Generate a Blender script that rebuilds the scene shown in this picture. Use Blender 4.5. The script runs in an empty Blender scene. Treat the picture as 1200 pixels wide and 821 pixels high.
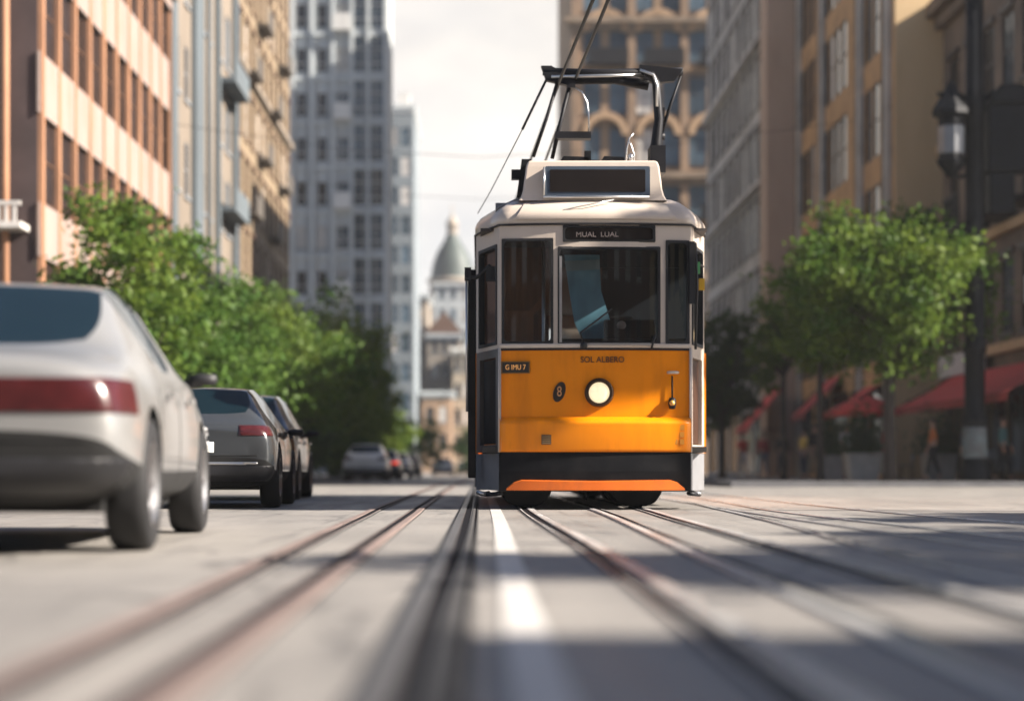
import bpy, bmesh, math, random
from mathutils import Vector, Matrix, noise
R = math.radians
rnd = random.Random(7)
scene = bpy.context.scene
COL = scene.collection
F = 65.0 / 36.0 * 1200.0            # focal length in pixels of the 1200 px wide photograph
CAMH = 0.40
VX, VY = 562.0, 552.0               # vanishing point of the street in the photograph

def W(px, py, d):
    """world point of a photo pixel at distance d along the street"""
    return Vector(((px - VX) * d / F, d, CAMH + (VY - py) * d / F))

# ------------------------------------------------------------------ materials
MATS = {}
def new_mat(name):
    m = bpy.data.materials.new(name); m.use_nodes = True
    nt = m.node_tree
    return m, nt, nt.nodes['Principled BSDF']

def mat(name, col, rough=0.6, metal=0.0, var=0.12, scale=3.0, bump=0.0, bscale=30.0, coat=0.0, stretch=None, rvar=0.0,
        dirt=None, dirt_amt=0.5, dirt_scale=1.2, emit=None, estr=0.0, rand=0.0, spec=None):
    if name in MATS: return MATS[name]
    m, nt, b = new_mat(name)
    N, L = nt.nodes, nt.links
    tc = N.new('ShaderNodeTexCoord'); mp = N.new('ShaderNodeMapping')
    L.new(tc.outputs['Object'], mp.inputs['Vector'])
    if stretch: mp.inputs['Scale'].default_value = stretch
    n = N.new('ShaderNodeTexNoise'); n.inputs['Scale'].default_value = scale; n.inputs['Detail'].default_value = 6
    L.new(mp.outputs[0], n.inputs['Vector'])
    mr = N.new('ShaderNodeMapRange'); mr.inputs['From Min'].default_value = .3; mr.inputs['From Max'].default_value = .7
    mr.inputs['To Min'].default_value = 1 - var; mr.inputs['To Max'].default_value = 1 + var
    L.new(n.outputs['Fac'], mr.inputs['Value'])
    mul = N.new('ShaderNodeMix'); mul.data_type = 'RGBA'; mul.blend_type = 'MULTIPLY'; mul.inputs['Factor'].default_value = 1
    mul.inputs['A'].default_value = (*col, 1)
    L.new(mr.outputs[0], mul.inputs['B'])
    out = mul.outputs['Result']
    if rand:
        oi = N.new('ShaderNodeObjectInfo'); mr2 = N.new('ShaderNodeMapRange')
        mr2.inputs['To Min'].default_value = 1 - rand; mr2.inputs['To Max'].default_value = 1 + rand
        L.new(oi.outputs['Random'], mr2.inputs['Value'])
        mx = N.new('ShaderNodeMix'); mx.data_type = 'RGBA'; mx.blend_type = 'MULTIPLY'; mx.inputs['Factor'].default_value = 1
        L.new(out, mx.inputs['A']); L.new(mr2.outputs[0], mx.inputs['B']); out = mx.outputs['Result']
    if dirt:
        n2 = N.new('ShaderNodeTexNoise'); n2.inputs['Scale'].default_value = dirt_scale; n2.inputs['Detail'].default_value = 8
        n2.inputs['Roughness'].default_value = .65
        L.new(mp.outputs[0], n2.inputs['Vector'])
        r2 = N.new('ShaderNodeMapRange'); r2.inputs['From Min'].default_value = .48; r2.inputs['From Max'].default_value = .72
        r2.inputs['To Max'].default_value = dirt_amt
        L.new(n2.outputs['Fac'], r2.inputs['Value'])
        mx = N.new('ShaderNodeMix'); mx.data_type = 'RGBA'; mx.inputs['B'].default_value = (*dirt, 1)
        L.new(r2.outputs[0], mx.inputs['Factor']); L.new(out, mx.inputs['A']); out = mx.outputs['Result']
    L.new(out, b.inputs['Base Color'])
    b.inputs['Roughness'].default_value = rough; b.inputs['Metallic'].default_value = metal
    if spec is not None: b.inputs['Specular IOR Level'].default_value = spec
    if rvar:
        r3 = N.new('ShaderNodeMapRange'); r3.inputs['To Min'].default_value = max(.02, rough - rvar); r3.inputs['To Max'].default_value = min(1, rough + rvar)
        L.new(n.outputs['Fac'], r3.inputs['Value']); L.new(r3.outputs[0], b.inputs['Roughness'])
    if coat:
        b.inputs['Coat Weight'].default_value = coat; b.inputs['Coat Roughness'].default_value = .08
    if bump:
        n3 = N.new('ShaderNodeTexNoise'); n3.inputs['Scale'].default_value = bscale; n3.inputs['Detail'].default_value = 5
        L.new(mp.outputs[0], n3.inputs['Vector'])
        bp = N.new('ShaderNodeBump'); bp.inputs['Strength'].default_value = bump; bp.inputs['Distance'].default_value = .02
        L.new(n3.outputs['Fac'], bp.inputs['Height']); L.new(bp.outputs[0], b.inputs['Normal'])
    if emit:
        b.inputs['Emission Color'].default_value = (*emit, 1); b.inputs['Emission Strength'].default_value = estr
    MATS[name] = m
    return m

def glass_mat(name, tint, refl=1.0):
    """clear pane: tinted see-through, mirror-like at grazing angles"""
    m, nt, b = new_mat(name); N, L = nt.nodes, nt.links
    N.remove(b)
    t = N.new('ShaderNodeBsdfTransparent'); t.inputs[0].default_value = (*tint, 1)
    g = N.new('ShaderNodeBsdfGlossy'); g.inputs['Roughness'].default_value = .015; g.inputs[0].default_value = (.9, .95, 1, 1)
    fr = N.new('ShaderNodeFresnel'); fr.inputs['IOR'].default_value = 1.5
    mr = N.new('ShaderNodeMath'); mr.operation = 'MULTIPLY_ADD'; mr.inputs[1].default_value = refl; mr.inputs[2].default_value = .02
    L.new(fr.outputs[0], mr.inputs[0])
    mx = N.new('ShaderNodeMixShader'); L.new(mr.outputs[0], mx.inputs[0]); L.new(t.outputs[0], mx.inputs[1]); L.new(g.outputs[0], mx.inputs[2])
    L.new(mx.outputs[0], N['Material Output'].inputs['Surface'])
    MATS[name] = m
    return m

def leaf_mat(name, c1, c2):
    m, nt, b = new_mat(name); N, L = nt.nodes, nt.links
    tc = N.new('ShaderNodeTexCoord'); n = N.new('ShaderNodeTexNoise'); n.inputs['Scale'].default_value = 1.1; n.inputs['Detail'].default_value = 4
    L.new(tc.outputs['Object'], n.inputs['Vector'])
    r = N.new('ShaderNodeMapRange'); r.inputs['From Min'].default_value = .35; r.inputs['From Max'].default_value = .65
    L.new(n.outputs['Fac'], r.inputs['Value'])
    mx = N.new('ShaderNodeMix'); mx.data_type = 'RGBA'; mx.inputs['A'].default_value = (*c1, 1); mx.inputs['B'].default_value = (*c2, 1)
    L.new(r.outputs[0], mx.inputs['Factor'])
    d = N.new('ShaderNodeBsdfTranslucent'); L.new(mx.outputs['Result'], d.inputs[0])
    L.new(mx.outputs['Result'], b.inputs['Base Color']); b.inputs['Roughness'].default_value = .55; b.inputs['Specular IOR Level'].default_value = .18
    ms = N.new('ShaderNodeMixShader'); ms.inputs[0].default_value = .4
    L.new(b.outputs[0], ms.inputs[1]); L.new(d.outputs[0], ms.inputs[2])
    L.new(ms.outputs[0], N['Material Output'].inputs['Surface'])
    MATS[name] = m
    return m

# ------------------------------------------------------------------ mesh collector
class MB:
    def __init__(s): s.v = []; s.f = []; s.m = []; s.sm = []
    def add(s, vs, fs, mi=0, smooth=False):
        o = len(s.v); s.v += [tuple(v) for v in vs]
        for f in fs: s.f.append([i + o for i in f]); s.m.append(mi); s.sm.append(smooth)
    def quad(s, a, b, c, d, mi=0): s.add([a, b, c, d], [[0, 1, 2, 3]], mi)
    def box(s, x0, x1, y0, y1, z0, z1, mi=0, M=None):
        vs = [Vector(p) for p in ((x0, y0, z0), (x1, y0, z0), (x1, y1, z0), (x0, y1, z0), (x0, y0, z1), (x1, y0, z1), (x1, y1, z1), (x0, y1, z1))]
        if M: vs = [M @ v for v in vs]
        s.add(vs, [[0, 3, 2, 1], [4, 5, 6, 7], [0, 1, 5, 4], [1, 2, 6, 5], [2, 3, 7, 6], [3, 0, 4, 7]], mi)
    def tube(s, pts, rad, n=8, mi=0, cap=True):
        pts = [Vector(p) for p in pts]
        rads = rad if isinstance(rad, (list, tuple)) else [rad] * len(pts)
        rings = []; prev = None
        for i, p in enumerate(pts):
            t = (pts[min(i + 1, len(pts) - 1)] - pts[max(i - 1, 0)]).normalized()
            ref = prev if prev is not None else (Vector((0, 0, 1)) if abs(t.z) < .9 else Vector((1, 0, 0)))
            u = (ref - t * ref.dot(t)).normalized(); w = t.cross(u); prev = u
            rings.append([p + (u * math.cos(2 * math.pi * k / n) + w * math.sin(2 * math.pi * k / n)) * rads[i] for k in range(n)])
        vs = [v for r in rings for v in r]
        fs = [[i * n + k, i * n + (k + 1) % n, (i + 1) * n + (k + 1) % n, (i + 1) * n + k] for i in range(len(pts) - 1) for k in range(n)]
        s.add(vs, fs, mi, True)
        if cap:
            s.add(rings[0], [list(range(n))[::-1]], mi); s.add(rings[-1], [list(range(n))], mi)
    def lathe(s, prof, n=20, mi=0, M=None, smooth=True):
        """prof: (radius, height) pairs about the local z axis"""
        vs = []
        for r, h in prof:
            for k in range(n):
                a = 2 * math.pi * k / n
                v = Vector((r * math.cos(a), r * math.sin(a), h)); vs.append(M @ v if M else v)
        fs = [[i * n + k, i * n + (k + 1) % n, (i + 1) * n + (k + 1) % n, (i + 1) * n + k] for i in range(len(prof) - 1) for k in range(n)]
        s.add(vs, fs, mi, smooth)
    def prism(s, poly, axis, a, b, mi=0):
        """poly in the two other axes, extruded along axis from a to b"""
        def P(p, t):
            return {'x': (t, p[0], p[1]), 'y': (p[0], t, p[1]), 'z': (p[0], p[1], t)}[axis]
        n = len(poly)
        vs = [P(p, a) for p in poly] + [P(p, b) for p in poly]
        s.add(vs, [list(range(n))[::-1], [n + i for i in range(n)]] + [[i, (i + 1) % n, n + (i + 1) % n, n + i] for i in range(n)], mi)
    def build(s, name, mats, parent=None, loc=None, bevel=0, smooth=False, fix=True):
        me = bpy.data.meshes.new(name); me.from_pydata(s.v, [], s.f)
        for m in (mats if isinstance(mats, (list, tuple)) else [mats]): me.materials.append(m)
        me.polygons.foreach_set('material_index', s.m)
        me.polygons.foreach_set('use_smooth', [x or smooth for x in s.sm])
        if fix:
            bm = bmesh.new(); bm.from_mesh(me); bmesh.ops.remove_doubles(bm, verts=bm.verts, dist=1e-5)
            bmesh.ops.recalc_face_normals(bm, faces=bm.faces); bm.to_mesh(me); bm.free()
        me.update()
        o = bpy.data.objects.new(name, me); COL.objects.link(o)
        if parent is not None: o.parent = parent
        if loc is not None: o.location = loc
        if bevel:
            b = o.modifiers.new('edge', 'BEVEL'); b.width = bevel; b.segments = 2; b.limit_method = 'ANGLE'
        return o

def tag(o, label=None, cat=None, group=None, kind=None):
    for k, v in (('label', label), ('category', cat), ('group', group), ('kind', kind)):
        if v: o[k] = v
    return o
def empty(name, loc, label, cat, group=None, rz=0.0):
    o = bpy.data.objects.new(name, None); COL.objects.link(o); o.location = loc; o.rotation_euler = (0, 0, rz); o.empty_display_size = .3
    return tag(o, label, cat, group)
def kids(o): return [c for c in bpy.data.objects if c.parent == o]
def copy_tree(o, loc=None, rz=None, scale=None):
    ch = {}
    for c in bpy.data.objects:
        if c.parent: ch.setdefault(c.parent.name, []).append(c)
    def rec(a, par):
        c = a.copy(); COL.objects.link(c)
        if par: c.parent = par
        for k in ch.get(a.name, []): rec(k, c)
        return c
    r = rec(o, None)
    if loc is not None: r.location = loc
    if rz is not None: r.rotation_euler = (0, 0, rz)
    if scale is not None: r.scale = scale
    return r
def realize(o):
    """apply modifiers of o, keeping the object"""
    dg = bpy.context.evaluated_depsgraph_get(); dg.update()
    me = bpy.data.meshes.new_from_object(o.evaluated_get(dg)); o.modifiers.clear(); o.data = me
    return o
def text_mesh(body, size, depth=.004):
    cu = bpy.data.curves.new('lettering', 'FONT'); cu.body = body; cu.size = size; cu.extrude = depth; cu.align_x = 'CENTER'; cu.align_y = 'CENTER'
    t = bpy.data.objects.new('lettering_source', cu); COL.objects.link(t)
    dg = bpy.context.evaluated_depsgraph_get(); dg.update()
    me = bpy.data.meshes.new_from_object(t.evaluated_get(dg)); bpy.data.objects.remove(t)
    return me
def lettering(body, size, m, parent, loc, squash=1.0):
    me = text_mesh(body, size); me.materials.clear(); me.materials.append(m)
    o = bpy.data.objects.new('lettering', me); COL.objects.link(o); o.parent = parent; o.location = loc; o.rotation_euler = (R(90), 0, 0); o.scale = (squash, 1, 1)
    return o

def wall_holes(mb, P, u0, u1, z0, z1, holes, depth, mi=0, mr=None, us=None):
    """a wall with rectangular openings: outer faces plus reveals. P(u, z, dep) places it."""
    mr = mi if mr is None else mr
    xs = sorted({u0, u1, *[h[0] for h in holes], *[h[1] for h in holes], *(us or [])}); zs = sorted({z0, z1, *[h[2] for h in holes], *[h[3] for h in holes]})
    xs = [x for x in xs if u0 <= x <= u1]; zs = [z for z in zs if z0 <= z <= z1]
    def inh(x, z): return any(h[0] < x < h[1] and h[2] < z < h[3] for h in holes)
    nx, nz = len(xs) - 1, len(zs) - 1
    H = [[inh((xs[i] + xs[i + 1]) / 2, (zs[j] + zs[j + 1]) / 2) for j in range(nz)] for i in range(nx)]
    for i in range(nx):
        for j in range(nz):
            if not H[i][j]: mb.quad(P(xs[i], zs[j], 0), P(xs[i + 1], zs[j], 0), P(xs[i + 1], zs[j + 1], 0), P(xs[i], zs[j + 1], 0), mi)
            else:
                a, b, c, d = xs[i], xs[i + 1], zs[j], zs[j + 1]
                if i == 0 or not H[i - 1][j]: mb.quad(P(a, c, 0), P(a, c, depth), P(a, d, depth), P(a, d, 0), mr)
                if i == nx - 1 or not H[i + 1][j]: mb.quad(P(b, c, 0), P(b, c, depth), P(b, d, depth), P(b, d, 0), mr)
                if j == 0 or not H[i][j - 1]: mb.quad(P(a, c, 0), P(b, c, 0), P(b, c, depth), P(a, c, depth), mr)
                if j == nz - 1 or not H[i][j + 1]: mb.quad(P(a, d, 0), P(b, d, 0), P(b, d, depth), P(a, d, depth), mr)

def rrect(cx, cz, w, h, r, n=5):
    pts = []
    for sx, sz, a0 in ((1, 1, 0), (-1, 1, 90), (-1, -1, 180), (1, -1, 270)):
        for k in range(n + 1):
            a = R(a0 + 90 * k / n); pts.append((cx + sx * (w / 2 - r) + r * math.cos(a), cz + sz * (h / 2 - r) + r * math.sin(a)))
    return pts

# ================================================================== the setting: ground, road, pavements
def road_material():
    m, nt, b = new_mat('worn_road'); N, L = nt.nodes, nt.links
    tc = N.new('ShaderNodeTexCoord')
    def nz(scale, stretch, detail=6, rough=.55):
        mp = N.new('ShaderNodeMapping'); mp.inputs['Scale'].default_value = stretch
        L.new(tc.outputs['Object'], mp.inputs['Vector'])
        n = N.new('ShaderNodeTexNoise'); n.inputs['Scale'].default_value = scale; n.inputs['Detail'].default_value = detail; n.inputs['Roughness'].default_value = rough
        L.new(mp.outputs[0], n.inputs['Vector']); return n.outputs['Fac']
    def mix(a, bcol, fac, blend='MIX'):
        x = N.new('ShaderNodeMix'); x.data_type = 'RGBA'; x.blend_type = blend
        for k, v in (('A', a), ('B', bcol), ('Factor', fac)):
            if isinstance(v, (tuple, float)): x.inputs[k].default_value = v
            else: L.new(v, x.inputs[k])
        return x.outputs['Result']
    def rng(v, a, bb, c=0., d=1.):
        r = N.new('ShaderNodeMapRange')
        for k, q in (('From Min', a), ('From Max', bb), ('To Min', c), ('To Max', d)): r.inputs[k].default_value = q
        L.new(v, r.inputs['Value']); return r.outputs[0]
    c = mix((.185, .174, .161, 1), (.265, .247, .224, 1), rng(nz(.8, (1, .35, 1)), .35, .65))
    c = mix(c, (.095, .092, .09, 1), rng(nz(3.2, (2.2, .12, 1), 8), .56, .74, 0, .65))      # wheel-worn lengthwise streaks
    c = mix(c, (.30, .28, .255, 1), rng(nz(5., (3., .10, 1), 4), .58, .75, 0, .5))
    c = mix(c, (.065, .063, .062, 1), rng(nz(1.6, (1, 1, 1), 10, .7), .62, .72, 0, .55))    # oil and repair stains
    c = mix(c, (.9, .9, .9, 1), .0)
    g = rng(nz(140., (1, 1, 1), 3), .3, .7, .78, 1.22)
    x = N.new('ShaderNodeMix'); x.data_type = 'RGBA'; x.blend_type = 'MULTIPLY'; x.inputs['Factor'].default_value = 1
    L.new(c, x.inputs['A']); L.new(g, x.inputs['B'])
    v = N.new('ShaderNodeTexVoronoi'); v.feature = 'DISTANCE_TO_EDGE'; v.inputs['Scale'].default_value = .55
    mp = N.new('ShaderNodeMapping'); L.new(tc.outputs['Object'], mp.inputs[0])
    wn = N.new('ShaderNodeTexNoise'); wn.inputs['Scale'].default_value = 2.; L.new(tc.outputs['Object'], wn.inputs['Vector'])
    ad = N.new('ShaderNodeVectorMath'); ad.operation = 'MULTIPLY_ADD'; ad.inputs[1].default_value = (.5, .5, 0); L.new(wn.outputs['Color'], ad.inputs[0]); L.new(tc.outputs['Object'], ad.inputs[2])
    L.new(ad.outputs[0], v.inputs['Vector'])
    crack = rng(v.outputs['Distance'], .004, .012, .55, 0.)
    c2 = mix(x.outputs['Result'], (.05, .048, .045, 1), crack)
    L.new(c2, b.inputs['Base Color'])
    L.new(rng(nz(2., (2, .2, 1)), .3, .7, .42, .72), b.inputs['Roughness'])
    bp = N.new('ShaderNodeBump'); bp.inputs['Strength'].default_value = .5; bp.inputs['Distance'].default_value = .006
    L.new(nz(90., (1, 1, 1), 4), bp.inputs['Height']); L.new(bp.outputs[0], b.inputs['Normal'])
    return m

g = MB(); g.quad((-500, -150, -.02), (500, -150, -.02), (500, 800, -.02), (-500, 800, -.02))
tag(g.build('ground', mat('ground_far', (.22, .20, .18), .9)), kind='structure')
g = MB(); g.quad((-60, -60, 0), (60, -60, 0), (60, 47, 0), (-60, 47, 0)); g.quad((-5.6, 47, 0), (6.4, 47, 0), (6.4, 600, 0), (-5.6, 600, 0))
tag(g.build('road', road_material()), kind='structure')

PAVE = mat('paving', (.15, .145, .14), .85, var=.2, scale=.9, bump=.2, bscale=12, dirt=(.14, .13, .12), dirt_amt=.5)
KERB = mat('kerb_stone', (.13, .13, .135), .8, var=.2, scale=2)
for x0, x1, nm in ((6.4, 60, 'pavement'), (-60, -5.6, 'pavement')):
    p = MB()
    y0 = 47.0
    p.box(x0 + (.3 if x0 > 0 else 0), x1 - (0 if x0 > 0 else .3), y0 + .3, 600, -.01, .135, 0)
    if x0 > 0: p.box(x0, x0 + .3, y0, 600, -.01, .14, 1); p.box(x0 + .3, x1, y0, y0 + .3, -.01, .14, 1)
    else: p.box(x1 - .3, x1, y0, 600, -.01, .14, 1); p.box(x0, x1 - .3, y0, y0 + .3, -.01, .14, 1)
    tag(p.build(nm, [PAVE, KERB]), kind='structure')

# painted lane line
LINE = mat('worn_white_paint', (.50, .48, .45), .55, var=.1, scale=7, dirt=(.27, .245, .215), dirt_amt=.45, dirt_scale=3.5, stretch=(1, .25, 1))
def strip(mb, ctrl, offs0, offs1, z, mi=0):
    """ribbon on the road along (X, Y) control points between two side offsets"""
    pts = smooth_path(ctrl)
    for (a, b) in zip(pts, pts[1:]):
        mb.quad((a[0] + offs0, a[1], z), (a[0] + offs1, a[1], z), (b[0] + offs1, b[1], z), (b[0] + offs0, b[1], z), mi)
def smooth_path(ctrl, step=10):
    out = []
    n = len(ctrl)
    for i in range(n - 1):
        p0, p1, p2, p3 = ctrl[max(i - 1, 0)], ctrl[i], ctrl[i + 1], ctrl[min(i + 2, n - 1)]
        for k in range(step):
            t = k / step
            q = [0.5 * (2 * p1[j] + (p2[j] - p0[j]) * t + (2 * p0[j] - 5 * p1[j] + 4 * p2[j] - p3[j]) * t * t + (3 * p1[j] - p0[j] - 3 * p2[j] + p3[j]) * t ** 3) for j in (0, 1)]
            out.append(q)
    out.append(list(ctrl[-1])); return out
l = MB(); strip(l, [(.118, -3), (.112, 3), (.135, 9), (.165, 18), (.17, 46)], -.055, .055, .004)
tag(l.build('lane_line', LINE), kind='structure')
# rails sunk in the road: each a head, a groove and a lip
STEEL = mat('polished_rail_steel', (.56, .55, .53), .26, .15, var=.2, scale=5, stretch=(3, .1, 1), rvar=.12)
RUST = mat('rusty_rail_steel', (.20, .15, .132), .6, .2, var=.3, scale=5, stretch=(3, .1, 1))
GROOVE = mat('rail_groove', (.007, .007, .009), .8, var=.3, spec=.1)
TAR = mat('rail_tar_seal', (.075, .073, .072), .7, var=.3, scale=8, spec=.2)
DARKRAIL = mat('dark_rail_steel', (.085, .082, .082), .4, .4, var=.3, scale=5, stretch=(3, .1, 1))
def rail(ctrl, label, head=STEEL, flip=1, w=1.0):
    mb = MB(); pts = smooth_path(ctrl)
    prof = [(-.075, .0025, 3), (-.058, .0025, 3), (-.058, .010, 0), (-.052, .014, 0), (-.004, .014, 0), (.002, .010, 0), (.002, .0045, 1), (.050, .0045, 1), (.050, .010, 0), (.062, .010, 0), (.062, .0025, 3), (.080, .0025, 3)]
    for a, b in zip(pts, pts[1:]):
        for (u, z, m0), (u2, z2, m1) in zip(prof, prof[1:]):
            mi = {3: 2, 1: 1, 0: 0}[m0 if (m0 == m1 or m0 == 3) else (m0 if m1 == 0 else m1)]
            if m0 == 3 and m1 == 0: mi = 0
            u *= flip * w; u2 *= flip * w
            mb.quad((a[0] + u, a[1], z), (a[0] + u2, a[1], z2), (b[0] + u2, b[1], z2), (b[0] + u, b[1], z), mi)
    o = mb.build('tram_rail', [head, GROOVE, TAR], loc=(0, 0, 0))
    return tag(o, label, 'rail', 'tram rails sunk in the road')
rail([(.60, -3), (.60, 3), (.595, 5.5), (.575, 10), (.50, 17), (.50, 24), (.5, 60), (.5, 230)], 'bright steel rail just right of the white line, running under the left tram wheel', flip=-1, w=1.25)
rail([(1.02, -3), (1.015, 3), (1.04, 6), (1.08, 10), (1.19, 17), (1.2, 24), (1.2, 60)], 'pale steel rail running under the middle of the tram front', w=1.15)
rail([(1.50, -3), (1.50, 3), (1.53, 8), (1.62, 15), (1.72, 24), (1.72, 60), (1.72, 230)], 'pale steel rail leading to the right tram wheel', flip=-1, w=1.15)
rail([(1.93, -3), (1.92, 6.5), (2.02, 9.5), (2.26, 13.5), (2.5, 19), (2.7, 28), (2.8, 60)], 'thin pale rail passing the tram on its right side', flip=1, w=.7)
rail([(3.5, -3), (3.4, 5), (3.2, 10.8), (2.95, 18), (3.2, 26), (3.6, 46)], 'pale rail in the shade at the right, second from the outside', flip=1, w=.7)
rail([(2.72, -3), (2.7, 5), (2.66, 9), (2.62, 13), (2.6, 20), (2.75, 46)], 'thin pale rail in the shade midway between the tram and the outer rails', flip=1, w=.6)
rail([(4.9, -3), (4.75, 6), (4.35, 12), (3.9, 20), (4.3, 46)], 'outermost rail in the shade at the right', flip=1, w=.65)
rail([(-.15, -3), (-.155, 3), (-.15, 6), (-.135, 10), (-.135, 20), (-.14, 60), (-.14, 230)], 'dark deeply grooved rail left of the white line', head=DARKRAIL, flip=1, w=1.1)
rail([(-.05, -3), (-.05, 3), (-.048, 8), (-.042, 20), (-.04, 60)], 'narrow dark rail between the grooved rail and the white line', head=TAR, w=.42)
rail([(-.57, -3), (-.57, 3), (-.575, 6), (-.59, 10), (-.62, 17), (-.65, 24), (-.7, 60), (-.7, 230)], 'reddish rusty rail, second left of the grooved dark rail', head=RUST, flip=-1)
rail([(-.87, -3), (-.88, 4), (-.93, 8), (-1.03, 16), (-1.1, 24), (-1.2, 60)], 'reddish rusty rail nearest the parked cars', head=RUST, flip=1)

# ================================================================== tram
CREAM = mat('tram_cream_paint', (.57, .485, .405), .32, var=.05, scale=2, coat=.35, dirt=(.40, .33, .27), dirt_amt=.4, dirt_scale=2.2, stretch=(1, 1, .35))
YELLOW = mat('tram_yellow_paint', (.80, .238, .002), .33, var=.06, scale=3, coat=.08, spec=.25, dirt=(.52, .14, .004), dirt_amt=.6, dirt_scale=3.5, stretch=(1, 1, .22), bump=.05, bscale=2.2)
ORANGE = mat('tram_orange_bar', (.62, .125, .010), .42, var=.1, scale=4, dirt=(.25, .08, .03), dirt_amt=.5, dirt_scale=5)
BLACK = mat('tram_black_paint', (.006, .0065, .008), .45, var=.3, scale=4, dirt=(.022, .020, .018), dirt_amt=.5, dirt_scale=4, spec=.15)
GREYP = mat('tram_grey_skirt', (.17, .172, .18), .45, var=.12, scale=3, dirt=(.12, .115, .11), dirt_amt=.5, dirt_scale=4)
RUBBER = mat('black_rubber', (.006, .006, .007), .6, var=.2)
CHROME = mat('brushed_metal', (.62, .61, .59), .28, .9, var=.1)
DARKMET = mat('dark_iron', (.009, .009, .011), .5, 0, var=.3, scale=6, spec=.2)
BROWNW = mat('brown_wood_panel', (.22, .085, .032), .4, var=.35, scale=3, stretch=(6, 6, .6))
INTER = mat('tram_interior', (.07, .055, .045), .7, var=.2)
FLOORM = mat('tram_floor', (.05, .045, .04), .8)
REFLBLUE = mat('painted_reflection_blue', (.24, .50, .62), .5, var=.3, scale=2.5, stretch=(1.5, 1.5, .8))
GLASS = glass_mat('tram_glass', (.62, .66, .67), 1.5)
DGLASS = mat('sign_glass_dark', (.012, .010, .010), .08, var=.2, coat=.6)
INK = mat('dark_lettering', (.05, .022, .008), .5)
AMBER = mat('amber_digits', (.75, .38, .12), .5, emit=(.9, .42, .12), estr=.10)
PALEL = mat('pale_sign_lettering', (.50, .40, .34), .5)
LAMP = mat('lit_headlight_glass', (.62, .52, .36), .2, var=.22, scale=16, coat=.4, emit=(1, .80, .50), estr=.28)
TX, TY = 1.209, 19.26
tram = empty('tram', (TX, TY, 0), 'yellow and cream tram with one lit round headlight running along the rails towards the viewer', 'tram')
SX = .0092307 * 0 + 1 / 112.5
def lx(px): return (px - 698) * SX
def lz(py): return (597 - py) * SX
HW, LEN = 1.245, 11.0
def bow(u): return .10 * u * u
def Pf(u, z, dep): return (u, bow(u) + dep, z)
CLx, CLy, CBx, CBy = -1.0, .10, -HW, .95
def Pl(u, z, dep):                       # left flank: u 0..1 from the front corner back
    n = Vector((-(.85), .245)).normalized() if False else Vector((-.961, -.277))
    return (CLx + (CBx - CLx) * u - n.x * dep, CLy + (CBy - CLy) * u - n.y * dep, z)
def Pr(u, z, dep):
    return (-(Pl(u, z, dep)[0]), Pl(u, z, dep)[1], z)
def Psl(u, z, dep): return (-HW + dep, u, z)
def Psr(u, z, dep): return (HW - dep, u, z)
US = [-1 + .1 * k for k in range(21)]
# --- body: cream window belt
zb, zt = lz(407), lz(262)
fw = [(lx(588), lx(648), lz(402), lz(279)), (lx(654), lx(774), lz(402), lz(289)), (lx(781), lx(811.5), lz(402), lz(281)), (lx(660), lx(768), lz(283), lz(264))]
fw = [(max(a, -.975), min(b, .985), c, d) for a, b, c, d in fw]
body = MB()
wall_holes(body, Pf, -1.0, 1.0, zb, zt + .05, fw, .06, 0, 1, us=US)
flw = [(.10, .86, lz(402), lz(284))]
wall_holes(body, Pl, 0, 1, zb, zt + .05, flw, .05, 0, 1)
wall_holes(body, Pr, 0, 1, zb, zt + .05, flw, .05, 0, 1)
sw = [(1.15 + 1.6 * k, 2.55 + 1.6 * k, 1.74, 2.72) for k in range(6)]
for P in (Psl, Psr): wall_holes(body, P, .95, LEN, zb, zt + .05, sw, .05, 0, 1)
body.box(-HW, HW, LEN - .06, LEN, zb, 1.78, 0); body.box(-HW, HW, LEN - .06, LEN, 2.72, zt + .05, 0)
for x0, x1 in ((-HW, -.95), (-.3, -.2), (.55, .65), (.95, HW)): body.box(x0, x1, LEN - .06, LEN, 1.78, 2.72, 0)
o = body.build('body', [CREAM, RUBBER], tram)
# --- yellow front panel, ledge and apron
y = MB()
wall_holes(y, Pf, -1.0, 1.0, .93, zb, [], 0, 0, us=US)
def extr_front(mb, prof, mi=0, u0=-1.0, u1=1.0, smooth=False, ends=True):
    """profile of (out, z) pushed along the bowed front"""
    us = [u0 + (u1 - u0) * k / 24 for k in range(25)]
    for a, b in zip(us, us[1:]):
        for (o1, z1), (o2, z2) in zip(prof, prof[1:]):
            mb.add([(a, bow(a) - o1, z1), (b, bow(b) - o1, z1), (b, bow(b) - o2, z2), (a, bow(a) - o2, z2)], [[0, 1, 2, 3]], mi, smooth)
    if ends:
        for u in (u0, u1):
            mb.add([(u, bow(u) - o_, z_) for o_, z_ in prof], [list(range(len(prof)))], mi)
extr_front(y, [(0, .60), (.052, .605), (.062, .63), (.076, .885), (.078, .90), (.070, .915), (.012, .965), (0, .968)], smooth=True)
o = y.build('front_panel', YELLOW, tram)
y = MB(); y.add([(-1.004, .095, .61), (-1.004, .095, zb), (-.985, .06, zb), (-.985, .02, .61)], [[0, 1, 2, 3]])
y.tube([(-1.0, .088, .60), (-1.0, .088, zb)], .016); y.tube([(1.0, .088, .60), (1.0, .088, zb)], .016)
y.build('corner_trim', CREAM, tram)
y = MB()
for s in (-1, 1): y.box(s * HW - .02, s * HW + .02, .95, LEN, .60, zb, 0)
y.box(-HW, HW, LEN - .05, LEN, .60, zb, 0)
y.build('side_panel', YELLOW, tram)
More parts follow.
